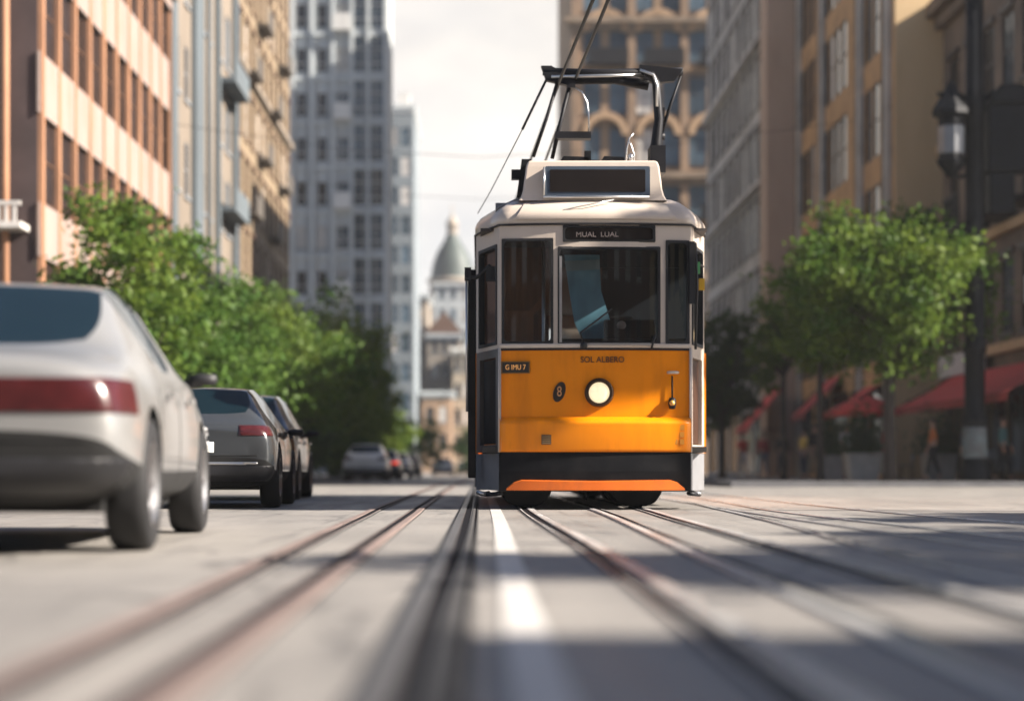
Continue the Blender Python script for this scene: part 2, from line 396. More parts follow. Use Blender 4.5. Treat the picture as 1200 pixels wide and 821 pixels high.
# flank: dark folding doors, grey skirts
for s, P, nm in ((-1, Pl, 'l'), (1, Pr, 'r')):
    d = MB(); wall_holes(d, P, 0.0, 1.0, .60, zb, [(.16, .84, .68, 1.60)], .05, 0)
    dd = d.build('door', CREAM if s > 0 else mat('door_metal', (.10, .095, .09), .4, .2), tram)
    e = MB(); e.quad(P(.17, .69, .04), P(.83, .69, .04), P(.83, 1.59, .04), P(.17, 1.59, .04)); e.build('door_panel', mat('dark_varnished_panel', (.045, .018, .008), .35, var=.3, stretch=(6, 6, .6)) if s > 0 else BLACK, dd)
    k = MB(); wall_holes(k, P, 0.03, 1.0, .20, .59, [], 0)
    k.quad(P(.03, .59, 0), P(1, .59, 0), P(1, .59, .1), P(.03, .59, .1)); k.build('flank_skirt', GREYP, tram)
    k = MB(); k.tube([P(.05, .17, .03), P(.5, .15, -.02), P(.95, .17, .03)], .022); k.build('step_rail', DARKMET, tram)
k = MB()
for s in (-1, 1): k.box(s * HW - .02, s * HW + .02, 2.2, LEN, .22, .59)
k.build('side_skirt', GREYP, tram)
# belt moulding
bl = MB(); extr_front(bl, [(0, zb - .005), (.022, zb), (.026, zb + .03), (.014, zb + .042), (0, zb + .045)])
bl.build('belt_moulding', CREAM, tram)
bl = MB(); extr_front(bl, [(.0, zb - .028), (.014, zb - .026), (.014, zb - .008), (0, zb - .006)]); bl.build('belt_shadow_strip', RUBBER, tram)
# black lower front
k = MB(); extr_front(k, [(-.02, .19), (.03, .195), (.04, .40), (.03, .598), (-.02, .60)]); k.build('lower_apron', BLACK, tram)
# orange fender bar
us = []
k = MB()
n = 24
ot = lambda u: bow(u) - .095
for i in range(n):
    a = -.93 + 1.86 * i / n; b = a + 1.86 / n
    zt_ = lambda u:   .305 - .012 * (1 - min(1, abs(u) / .9)) if abs(u) < .82 else .305 - (abs(u) - .82) * .8
    k.quad((a, ot(a), .205), (b, ot(b), .205), (b, ot(b), zt_(b)), (a, ot(a), zt_(a)))
    k.quad((a, ot(a), zt_(a)), (b, ot(b), zt_(b)), (b, ot(b) + .07, zt_(b) + .01), (a, ot(a) + .07, zt_(a) + .01))
    k.quad((a, ot(a), .205), (b, ot(b), .205), (b, ot(b) + .07, .20), (a, ot(a) + .07, .20))
k.build('fender_bar', ORANGE, tram)
# windows glass + gaskets
def gasket(P, a, b, c, d, r=.045, t=.022, parent=None, m=RUBBER, dep0=-.012):
    mb = MB(); n = 5
    out = [(a - .004, c - .004), (b + .004, c - .004), (b + .004, d + .004), (a - .004, d + .004)]
    cx, cz, w, h = (a + b) / 2, (c + d) / 2, b - a, d - c
    inner = rrect(cx, cz, w - 2 * t, h - 2 * t, r, n); outer = rrect(cx, cz, w + .008, h + .008, .012, n)
    N_ = len(inner)
    for i in range(N_):
        j = (i + 1) % N_
        mb.quad(P(*outer[i], dep0), P(*outer[j], dep0), P(*inner[j], dep0), P(*inner[i], dep0))
        mb.quad(P(*inner[i], dep0), P(*inner[j], dep0), P(*inner[j], .05), P(*inner[i], .05))
        mb.quad(P(*outer[i], dep0), P(*outer[j], dep0), P(*outer[j], .02), P(*outer[i], .02))
    return mb.build('gasket', m, parent)
def pane(P, a, b, c, d, name, m, n=6, dep=.035):
    mb = MB()
    for i in range(n):
        u0, u1 = a + (b - a) * i / n, a + (b - a) * (i + 1) / n
        mb.add([P(u0, c, dep), P(u1, c, dep), P(u1, d, dep - 0), P(u0, d, dep)], [[0, 1, 2, 3]], 0, True)
    return mb.build(name, m, tram)
for i, (a, b, c, d) in enumerate(fw[:3]):
    p = pane(Pf, a, b, c, d, ('front_window', 'windscreen', 'front_window')[i], GLASS)
    gasket(Pf, a, b, c, d, parent=p)
sgn = pane(Pf, *fw[3], 'destination_sign', DGLASS); gasket(Pf, *fw[3], parent=sgn, r=.03, t=.02)
lettering('MUAL  LUAL', .07, PALEL, sgn, (lx(700), bow(0) + .028, lz(274.5)), 1.15)
for P in (Pl, Pr):
    a, b, c, d = flw[0]; p = pane(P, a, b, c, d, 'flank_window', GLASS); gasket(P, a, b, c, d, parent=p, r=.05, t=.03)
for P in (Psl, Psr):
    for a, b, c, d in sw: gasket(P, a, b, c, d, parent=pane(P, a, b, c, d, 'side_window', GLASS, n=1))
# silver strip on windscreen left and under it
k = MB(); k.box(lx(655.5), lx(658.5), .0, .03, lz(401), lz(300)); k.box(lx(690), lx(762), -.035, -.01, lz(404.5), lz(402)); k.build('windscreen_strip', CHROME, tram)
# seam + brow rain strips
def outline(ins, z, rear=True):
    pts = []
    for u in US: pts.append((u, bow(u)))
    pts += [(1.10, .42), (1.19, .72), (HW, .95), (HW, 3), (HW, 6), (HW, LEN - .6), (1.1, LEN - .1)]
    pts += [(0.5, LEN), (0, LEN), (-.5, LEN), (-1.1, LEN - .1), (-HW, LEN - .6), (-HW, 6), (-HW, 3), (-HW, .95), (-1.19, .72), (-1.10, .42)]
    out = []
    for x, yy in pts:
        out.append((x * (1 - ins / HW), ins * .9 + yy * (LEN - 1.8 * ins) / LEN, z))
    return out
rf = MB(); rings = [(0, zt - .004), (-.012, zt + .0), (-.012, 3.05), (.004, 3.10), (.05, 3.165), (.13, 3.225), (.24, 3.27), (.38, 3.30), (.55, 3.32), (.8, 3.33)]
vs = []; fs = []
for ins, z in rings: vs += outline(ins, z)
n = len(outline(0, 0))
for i in range(len(rings) - 1):
    for j in range(n): fs.append([i * n + j, i * n + (j + 1) % n, (i + 1) * n + (j + 1) % n, (i + 1) * n + j])
rf.add(vs, fs, 0, True); rf.add(vs[-n:], [list(range(n))], 0)
roof = rf.build('roof', CREAM, tram)
sm = MB(); ring = outline(-.014, zt - .004); sm.tube(ring + [ring[0]], .011, 6, cap=False); sm.build('roof_seam', RUBBER, roof)
# lower brow cap over the windscreen (raised smooth sheet under the sign box)
k = MB(); bp = [(-1.0 + .1 * i) * .86 for i in range(21)]
prof = [(.020, 3.02), (.026, 3.05), (.008, 3.10), (-.06, 3.17), (-.16, 3.235), (-.26, 3.285), (-.30, 3.30)]
vs = []
for j, (o_, z_) in enumerate(prof):
    for u in bp:
        uu = u * (1 - .04 * j); vs.append((uu, bow(uu) - o_ - .016, z_ + .006))
fs = [[j * 21 + i, j * 21 + i + 1, (j + 1) * 21 + i + 1, (j + 1) * 21 + i] for j in range(len(prof) - 1) for i in range(20)]
k.add(vs, fs, 0, True); k.build('brow_cap', CREAM, roof)
# headlight
M90 = Matrix.Rotation(R(90), 4, 'X')
hl = MB(); hl.lathe([(.105, -.02), (.15, -.02), (.152, .03), (.140, .052), (.118, .056), (.108, .03)], 32, 0, M90); h = hl.build('headlight', mat('dark_bronze_ring', (.05, .025, .012), .35, .6), tram, loc=(lx(702), bow(.036), lz(460)))
hl = MB(); hl.lathe([(.0, .060), (.05, .057), (.09, .044), (.112, .02)], 32, 0, M90); hl.build('lens', LAMP, h)
# plates, badge, vents, handles
k = MB(); k.prism(rrect(0, 0, .30, .125, .012), 'y', -.014, .004); pl = k.build('number_plate', mat('plate_black', (.025, .02, .016), .4), tram, loc=(lx(604.5), bow(.83) - .0, lz(430)))
pl.rotation_euler = (0, 0, math.atan(2 * .1 * -.83))
k = MB(); k.prism(rrect(0, 0, .30, .125, .012), 'y', -.020, -.013)
fr = MB()
for a, b, c, d in ((-.15, .15, .053, .063), (-.15, .15, -.063, -.053), (-.15, -.14, -.053, .053), (.14, .15, -.053, .053)): fr.box(a, b, -.019, -.012, c, d)
fr.build('plate_frame', mat('plate_edge', (.22, .12, .03), .4, .4), pl)
lettering('G IMU 7', .075, AMBER, pl, (0, -.017, 0), .82)
k = MB()
ov = [(.062 * math.cos(a) * (1 + 0), .105 * math.sin(a)) for a in [2 * math.pi * i / 28 for i in range(28)]]
ov = [(x + z * .22, z) for x, z in ov]
k.prism(ov, 'y', -.016, .004); bd = k.build('route_badge', mat('badge_black', (.02, .014, .01), .35), tram, loc=(lx(655.5), bow(.38) - .0, lz(459)))
t8 = lettering('8', .15, mat('badge_bronze', (.55, .26, .10), .4), bd, (.0, -.018, 0), .72); t8.data.transform(Matrix.Shear('XY', 4, (.2, 0)) if False else Matrix.Identity(4))
lettering('SOL ALBERO', .088, INK, tram, (lx(706), bow(.07) - .004, lz(421.5)), .92)
k = MB(); k.box(-.05, .05, -.012, .01, -.05, .05)
vt = k.build('front_vent', mat('vent_dark', (.06, .04, .02), .6), tram, loc=(lx(640), bow(.5) - .066, lz(515)))
k = MB()
for i in range(4): k.box(-.043, .043, -.02, -.011, -.04 + .022 * i, -.03 + .022 * i)
k.build('louvre', mat('vent_slats', (.20, .12, .05), .5), vt)
k = MB(); k.lathe([(0, .06), (.028, .055), (.04, .03), (.042, -.01), (.03, -.06), (0, -.065)], 16, 0); mk = k.build('marker_lamp', DARKMET, tram, loc=(lx(788), bow(.8) - .045, lz(472)))
k = MB(); k.lathe([(0, .03), (.022, .024), (.03, 0)], 14, 0, M90); k.build('lamp_glass', mat('marker_lens', (.55, .30, .06), .2, coat=.5), mk, loc=(-.004, -.032, 0))
k = MB(); k.tube([(lx(783), bow(.8) - .02, lz(436)), (lx(786), bow(.8) - .06, lz(436)), (lx(792), bow(.85) - .06, lz(436)), (lx(795), bow(.85) - .02, lz(436))], .016); k.build('grab_handle', CREAM, tram)
k = MB(); k.tube([(lx(788), bow(.8) - .035, lz(440)), (lx(788), bow(.8) - .04, lz(466))], .009); k.build('lamp_cable', DARKMET, mk if False else tram)
# small grid of rivet marks lower right
k = MB()
for i in range(3):
    for j in range(2): k.box(lx(789) + j * .07, lx(789) + j * .07 + .045, bow(.86) - .071, bow(.86) - .06, .68 + i * .075, .735 + i * .075)
k.build('step_plate', mat('yellow_worn', (.55, .22, .02), .5), tram)
# wipers
def wiper(p0, elbow, p1):
    k = MB(); k.tube([p0, elbow, p1], [.014, .011, .009], 6); w = k.build('wiper', RUBBER, tram)
    k = MB(); k.lathe([(0, .05), (.035, .045), (.04, 0)], 12, 0, Matrix.Translation(p0) @ M90); k.build('wiper_motor', RUBBER, w)
wiper((lx(684), -.02, lz(405)), (lx(680), -.03, lz(390)), (lx(717), -.02, lz(362)))
k = MB(); k.tube([(lx(763), .0, lz(410)), (lx(765), -.02, lz(402)), (lx(768), .0, lz(392))], .012); k.build('wiper', RUBBER, tram)
# left folded door leaf with top bracket, right mirror rod
k = MB(); k.box(-1.335, -1.25, .62, .70, lz(560), lz(308)); dl = k.build('door_leaf', BLACK, tram, bevel=.012)
k = MB(); k.tube([(-1.36, .60, lz(318)), (-1.24, .60, lz(318)), (-1.10, .42, lz(306))], .022); k.box(-1.37, -1.30, .58, .64, lz(322), lz(306)); k.tube([(-1.35, .6, lz(322)), (-1.345, .6, lz(480))], .012, mi=1); k.build('door_bracket', [RUBBER, CHROME], dl)
k = MB(); k.box(-1.14, -.965, .30, .42, lz(325), lz(308)); k.build('mirror_arm', RUBBER, tram)
k = MB(); k.tube([(1.06, .16, lz(288)), (1.075, .16, lz(330)), (1.06, .16, lz(408))], .014, 8); k.tube([(1.06, .16, lz(305)), (1.18, .5, lz(306))], .012); k.box(.985, 1.04, .05, .1, lz(355), lz(282)); mr = k.build('mirror_arm', RUBBER, tram)
k = MB(); k.lathe([(0, .06), (.012, .05), (.02, 0)], 8, 0, Matrix.Translation((1.06, .16, lz(288)))); k.build('arm_tip', RUBBER, mr)
k = MB(); k.box(1.065, 1.115, .22, .30, lz(318), lz(304)); k.build('flank_painted_reflection', mat('painted_reflection_green', (.12, .45, .16), .25, coat=.5), tram)  # green and yellow boxes stand in for reflections in the flank window
k = MB(); k.box(1.12, 1.18, .36, .42, lz(336), lz(322)); k.build('flank_painted_reflection', mat('painted_reflection_yellow', (.75, .42, .03), .25, coat=.5), tram)
# roof sign box
x0, x1 = -.74, .70
bx = MB()
def trap(zz, grow): return [(x0 - grow, .16 - grow * .3), (x1 + grow, .16 - grow * .3), (x1 + grow, 2.6), (x0 - grow, 2.6)]
zs = [(3.24, .06), (3.29, .03), (3.36, .01), (3.45, 0), (3.60, -.02), (3.645, -.035), (3.665, -.06)]
vs = [(px_, py_, z_) for z_, g_ in zs for px_, py_ in trap(z_, g_)]
fs = [[i * 4 + j, i * 4 + (j + 1) % 4, (i + 1) * 4 + (j + 1) % 4, (i + 1) * 4 + j] for i in range(len(zs) - 1) for j in range(4)] + [[len(vs) - 4, len(vs) - 3, len(vs) - 2, len(vs) - 1]]
bx.add(vs, fs); sb = bx.build('sign_box', CREAM, tram, bevel=.015)
k = MB(); k.prism(rrect(lx(701), lz(210.5), 1.10, .315, .02), 'y', .105, .19); sf = k.build('sign_frame', mat('sign_frame_metal', (.10, .13, .17), .3, .5), sb)
k = MB(); k.prism(rrect(lx(701), lz(210), 1.0, .235, .015), 'y', .098, .12); k.build('sign_glass', DGLASS, sf)
k = MB(); k.tube([(lx(637), .1, lz(229)), (lx(762), .1, lz(229))], .014); k.tube([(lx(638), .1, lz(229)), (lx(638), .1, lz(194))], .010); k.build('sign_moulding', CHROME, sf)
for s in (-1, 1): pass
k = MB(); k.tube([(lx(660), .0, lz(246)), (lx(690), -.01, lz(240)), (lx(720), .05, lz(233))], .006); k.build('brow_wiper_rod', CHROME, roof)
# black bracket left of the box
k = MB(); k.prism([(lx(606), lz(226)), (lx(617), lz(226)), (lx(622), lz(182)), (lx(612), lz(182))], 'y', .3, .5); k.box(lx(600), lz(0) * 0 + lx(611), .3, .42, lz(204), lz(193)); k.box(lx(612), lx(624), .28, .5, lz(190), lz(181)); k.build('side_lamp_bracket', BLACK, sb)
k = MB(); k.box(-1.04, -.90, .34, .5, lz(243), lz(232)); k.tube([(-1.04, .3, lz(240)), (-.80, .3, lz(228))], .014); k.build('roof_hatch', GREYP, roof, bevel=.01)
# roof-top gear
def gear(a, b, zt_, y0, y1):
    k = MB(); k.prism([(lx(a), 3.655), (lx(b), 3.655), (lx(b), zt_ - .01), (lx(a) + .07, zt_)], 'y', y0, y1); return k.build('resistor_box', BLACK, sb, bevel=.008)
gear(655, 695, lz(173), .5, 1.1); gear(704, 736, lz(173), .5, 1.1)
k = MB(); k.box(lx(688), lx(696), .5, .6, lz(180), lz(167)); k.box(lx(694), lx(706), .5, .9, lz(186), lz(178)); k.build('cable_box', BLACK, sb)
k = MB(); k.lathe([(.0, .02), (.07, .015), (.075, -.02)], 14, 0, Matrix.Translation((lx(745), .5, 3.675))); k.tube([(lx(738), .5, 3.67), (lx(739), .5, lz(165)), (lx(742), .5, lz(152)), (lx(747), .5, lz(146))], .008); k.tube([(lx(747), .5, 3.67), (lx(748), .5, lz(172)), (lx(744), .5, lz(160)), (lx(741), .5, lz(155))], .008)
k.lathe([(0, .05), (.03, .03), (.03, -.03), (0, -.05)], 10, 0, Matrix.Translation((lx(744), .52, lz(175)))); k.build('radio_aerial', [CHROME], sb)
# current collector frame
DP = TY + 1.0
def q(px, py, dd=0.0): p = W(px, py, DP + dd); return (p.x - TX, p.y - TY, p.z)
pan = MB(); pan.tube([q(636, 84), q(700, 86), q(800, 84)], .045, 8); col = pan.build('current_collector', DARKMET, tram)
k = MB(); k.tube([q(650, 96), q(720, 94), q(760, 100)], [.03, .045, .06], 8); k.tube([q(646, 90, -.06), q(755, 88, -.06)], .018, 6, 1); k.build('contact_bar', [DARKMET, CHROME], col)
k = MB(); k.prism([(q(634, 0)[0], q(0, 78)[2]), (q(646, 0)[0], q(0, 78)[2]), (q(676, 0)[0], q(0, 96)[2]), (q(670, 0)[0], q(0, 102)[2]), (q(640, 0)[0], q(0, 95)[2])], 'y', .96, 1.05); k.build('gusset', DARKMET, col)
k = MB(); k.prism([(q(749, 0)[0], q(0, 77)[2]), (q(800, 0)[0], q(0, 82)[2]), (q(790, 0)[0], q(0, 96)[2]), (q(765, 0)[0], q(0, 98)[2]), (q(748, 0)[0], q(0, 90)[2])], 'y', .955, 1.045); k.build('gusset', DARKMET, col)
k = MB(); k.tube([q(752, 84, -.1), q(764, 88, -.1), q(769, 98, -.1), q(772, 140, -.1), q(769, 168, -.1), q(767, 187, -.1)], [.03, .04, .045, .05, .06, .07], 10); k.box(q(760, 0)[0], q(778, 0)[0], .8, 1.1, 3.64, q(0, 174)[2]); k.tube([q(750, 82, -.17), q(766, 88, -.17), q(770, 100, -.17), q(770, 125, -.17)], .015, 6, 1); k.build('mast', [DARKMET, CHROME], col)
k = MB(); k.tube([q(799, 86), q(786, 122), q(774, 160)], [.012, .018, .022], 6); k.box(q(770, 0)[0], q(778, 0)[0], .9, 1.05, q(0, 142)[2], q(0, 128)[2]); k.tube([q(770, 160), q(779, 160)], .04, 8); k.build('brace', DARKMET, col)
k = MB(); k.tube([q(653, 97), q(640, 140), q(625, 184)], .019, 6); k.build('strut', DARKMET, col)
k = MB(); k.tube([q(668, 98), q(655, 150), q(647, 186)], .022, 6); k.build('strut', DARKMET, col)
k = MB(); k.tube([q(640, 94), q(612, 152)], .014, 6); k.tube([q(612, 152), q(590, 195, .6), q(575, 224, 1.4), q(560, 250, 2.4)], .006, 5); k.build('pull_rope', DARKMET, col)
k = MB(); k.box(q(650, 0)[0], q(692, 0)[0], .9, 1.05, q(0, 164)[2], q(0, 156)[2]); k.build('insulator_bar', DARKMET, col)
k = MB(); k.tube([q(672, 102), q(682, 108), q(688, 120), q(690, 135), q(690, 158)], .009, 6); k.build('jumper_cable', CHROME, col)
k = MB(); k.box(q(664, 0)[0], q(674, 0)[0], .95, 1.06, q(0, 104)[2], q(0, 96)[2]); k.build('clamp', DARKMET, col)
# underframe and wheels
k = MB(); k.box(-.95, .95, .25, LEN - .4, .36, .62); k.box(-.85, .75, .3, 2.2, .30, .40); k.build('underframe', BLACK, tram)
k = MB(); k.tube([(lx(688), .2, .2), (lx(688), .2, .10)], .012); k.build('drain_pipe', DARKMET, tram)
for yy in (.62, 2.1, 8.4, 9.9):
    for xx in (-.72, .45):
        k = MB(); MX = Matrix.Translation((xx, yy, .29)) @ Matrix.Rotation(R(90), 4, 'Y')
        k.lathe([(0, -.05), (.10, -.055), (.12, -.03), (.235, -.03), (.25, -.055), (.29, -.05), (.285, .05), (.31, .055), (.31, .075), (.24, .075), (.10, .05), (0, .05)], 28, 0, MX)
        wl = k.build('wheel', DARKMET, tram)
        k = MB(); k.prism([(xx - .27, .40), (xx - .27, .17), (xx - .20, .07), (xx - .10, .03), (xx + .10, .03), (xx + .20, .07), (xx + .27, .17), (xx + .27, .40)], 'y', yy - .32, yy + .27); k.build('axle_box', BLACK, wl, bevel=.02)
for xx in (-1.16, 1.12):
    k = MB(); k.tube([(xx - .07, .5, .18), (xx - .02, .45, .16), (xx + .05, .55, .17)], .025); k.build('step_bracket', CHROME, tram)
# interior
k = MB(); k.box(-1.18, 1.18, .2, LEN - .1, .60, .66); k.build('cabin_floor', FLOORM, tram)
k = MB(); k.box(-1.2, 1.2, .3, LEN - .1, 2.94, 2.97); k.build('cabin_ceiling', mat('cabin_ceiling', (.05, .04, .035), .7), tram)
k = MB()
k.box(-1.18, -.42, 1.75, 1.8, .66, 2.95); k.box(.18, 1.18, 1.75, 1.8, .66, 2.95, 1); k.box(-.42, .18, 1.75, 1.8, .66, 1.5, 1)
pt = k.build('cab_partition', [BROWNW, mat('blue_black_panel', (.012, .016, .022), .5)], tram)
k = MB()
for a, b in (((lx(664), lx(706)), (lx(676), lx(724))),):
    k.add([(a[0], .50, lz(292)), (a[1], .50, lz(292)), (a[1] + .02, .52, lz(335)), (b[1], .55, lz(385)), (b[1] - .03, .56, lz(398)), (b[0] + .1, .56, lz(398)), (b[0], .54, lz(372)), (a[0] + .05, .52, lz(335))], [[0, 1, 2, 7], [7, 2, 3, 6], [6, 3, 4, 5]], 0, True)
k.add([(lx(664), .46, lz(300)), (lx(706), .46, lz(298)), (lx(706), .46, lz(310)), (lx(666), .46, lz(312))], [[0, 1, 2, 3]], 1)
k.build('painted_reflection', [REFLBLUE, mat('painted_reflection_pale', (.42, .55, .58), .6)], tram, fix=False)  # blue and pale panels painted as the sky's reflection in the windscreen
k = MB(); k.box(-.42, .98, .25, .75, 1.55, 1.80); k.prism([(.26, 1.80), (.72, 1.80), (.72, 2.02), (.5, 2.02)], 'x', .12, .66); cs = k.build('driver_console', BLACK, tram, bevel=.02)
k = MB(); k.lathe([(.0, .02), (.045, .02), (.05, 0)], 14, 0, Matrix.Translation((.30, .4, 1.95)) @ M90); k.build('gauge', PALEL, cs)
k = MB(); k.box(.05, .50, 1.25, 1.33, 1.45, 2.12); k.box(.05, .5, .9, 1.33, 1.35, 1.45); k.build('driver_seat', INTER, tram, bevel=.03)
k = MB(); k.box(-.96, -.62, .9, 1.0, 1.2, 2.15); k.tube([(-.52, .7, .66), (-.52, .7, 2.9)], .018, 8, 1); k.prism([(-.95, 1.75), (-.50, 2.25), (-.50, 2.35), (-.95, 1.85)], 'y', 1.2, 1.26); k.build('cabin_seat', [mat('orange_seat', (.34, .13, .05), .6), CHROME], tram)
k = MB(); k.box(-.42, .98, .9, .95, 2.62, 2.9); k.build('sun_visor', MATS['blue_black_panel'], tram)
for i in range(5):
    for xx in (-.7, .7):
        k = MB(); k.box(xx - .4, xx + .4, 3 + i * 1.4, 3.1 + i * 1.4, .66, 1.75); k.box(xx - .4, xx + .4, 3 + i * 1.4, 3.5 + i * 1.4, 1.05, 1.12); k.build('passenger_seat', mat('orange_seat', (.34, .13, .05), .6), tram, bevel=.02)

# overhead wires
WIRE = mat('copper_wire', (.01, .01, .011), .5, .4)
k = MB(); k.tube([(.867 + .032 * (20.26 - t), t, 4.53 + (.006 * t if t > 20 else 0)) for t in (-4, 4, 10, 16, 20.26, 40, 70, 120, 220)], .017, 6)
tag(k.build('contact_wire', WIRE), 'left of the two overhead contact wires rising from the tram collector', 'overhead wire', 'overhead contact wires')
k = MB(); k.tube([(1.05 + .024 * (20.26 - t), t, 4.57 + (.006 * t if t > 20 else 0)) for t in (-4, 4, 10, 16, 20.26, 40, 70, 120, 220)], .017, 6)
tag(k.build('contact_wire', WIRE), 'right of the two overhead contact wires rising from the tram collector', 'overhead wire', 'overhead contact wires')
for dd, zz, lab in ((66, 11.6, 'near'), (98, 14.8, 'far')):
    k = MB(); k.tube([(-11, dd, zz + 1.2), (-5, dd, zz + .3), (0, dd, zz), (6, dd, zz + .35), (13.4, dd, zz + 1.3)], .011, 5)
    tag(k.build('span_wire', WIRE), {'near': 'thin span wire crossing the street above the tram roof', 'far': 'thin span wire crossing the street behind, higher up against the sky'}[lab], 'overhead wire', 'span wires across the street')

# ================================================================== cars
TYRE = mat('tyre_rubber', (.008, .008, .009), .75, var=.25, scale=8)
RIM = mat('alloy_rim', (.38, .38, .39), .3, .9, var=.1)
CTRIM = mat('black_car_plastic', (.010, .010, .012), .55, var=.2, scale=6)
CGLASS = mat('car_window_glass', (.004, .011, .014), .06, var=.1, spec=.7)
REDL = mat('red_tail_lens', (.05, .009, .010), .25, var=.3, scale=9, coat=.1)
REDLIT = mat('lit_tail_lens', (.6, .03, .02), .2, emit=(1, .10, .04), estr=.35)
CLEARL = mat('clear_lens', (.65, .65, .66), .12, coat=.6)
ARCH = mat('wheel_arch_dark', (.004, .004, .004), .9)
def paint(name, col, metal=.5, rough=.32): return mat(name, col, rough, metal, var=.05, scale=2, coat=.6, dirt=tuple(c * .7 for c in col), dirt_amt=.3, dirt_scale=2)
SEDAN = [(0, .74, .40, .76, .90, .60), (.06, .84, .30, .80, .97, .68), (.42, .90, .24, .90, 1.00, .72), (.62, .905, .22, .91, 1.03, .71), (1.38, .91, .2, .93, 1.40, .57), (1.60, .91, .2, .935, 1.44, .57),
         (2.10, .91, .2, .94, 1.455, .58), (2.2, .91, .2, .94, 1.455, .58), (2.75, .91, .2, .93, 1.40, .56), (3.50, .90, .2, .91, 1.0, .68), (4.25, .88, .24, .80, .86, .64), (4.52, .80, .28, .70, .76, .56), (4.62, .66, .36, .60, .66, .44)]
HATCH = [(0, .76, .36, .86, .97, .62), (.06, .86, .30, .92, 1.03, .70), (.16, .89, .24, .95, 1.09, .70), (.24, .895, .22, .96, 1.14, .69), (.62, .90, .2, .97, 1.46, .56), (.85, .90, .2, .97, 1.50, .57),
         (1.65, .90, .2, .97, 1.53, .59), (1.76, .90, .2, .97, 1.53, .59), (2.45, .90, .2, .96, 1.46, .56), (3.20, .89, .2, .95, 1.08, .68), (3.85, .87, .24, .84, .92, .64), (4.08, .80, .28, .72, .80, .56), (4.18, .66, .36, .62, .68, .44)]
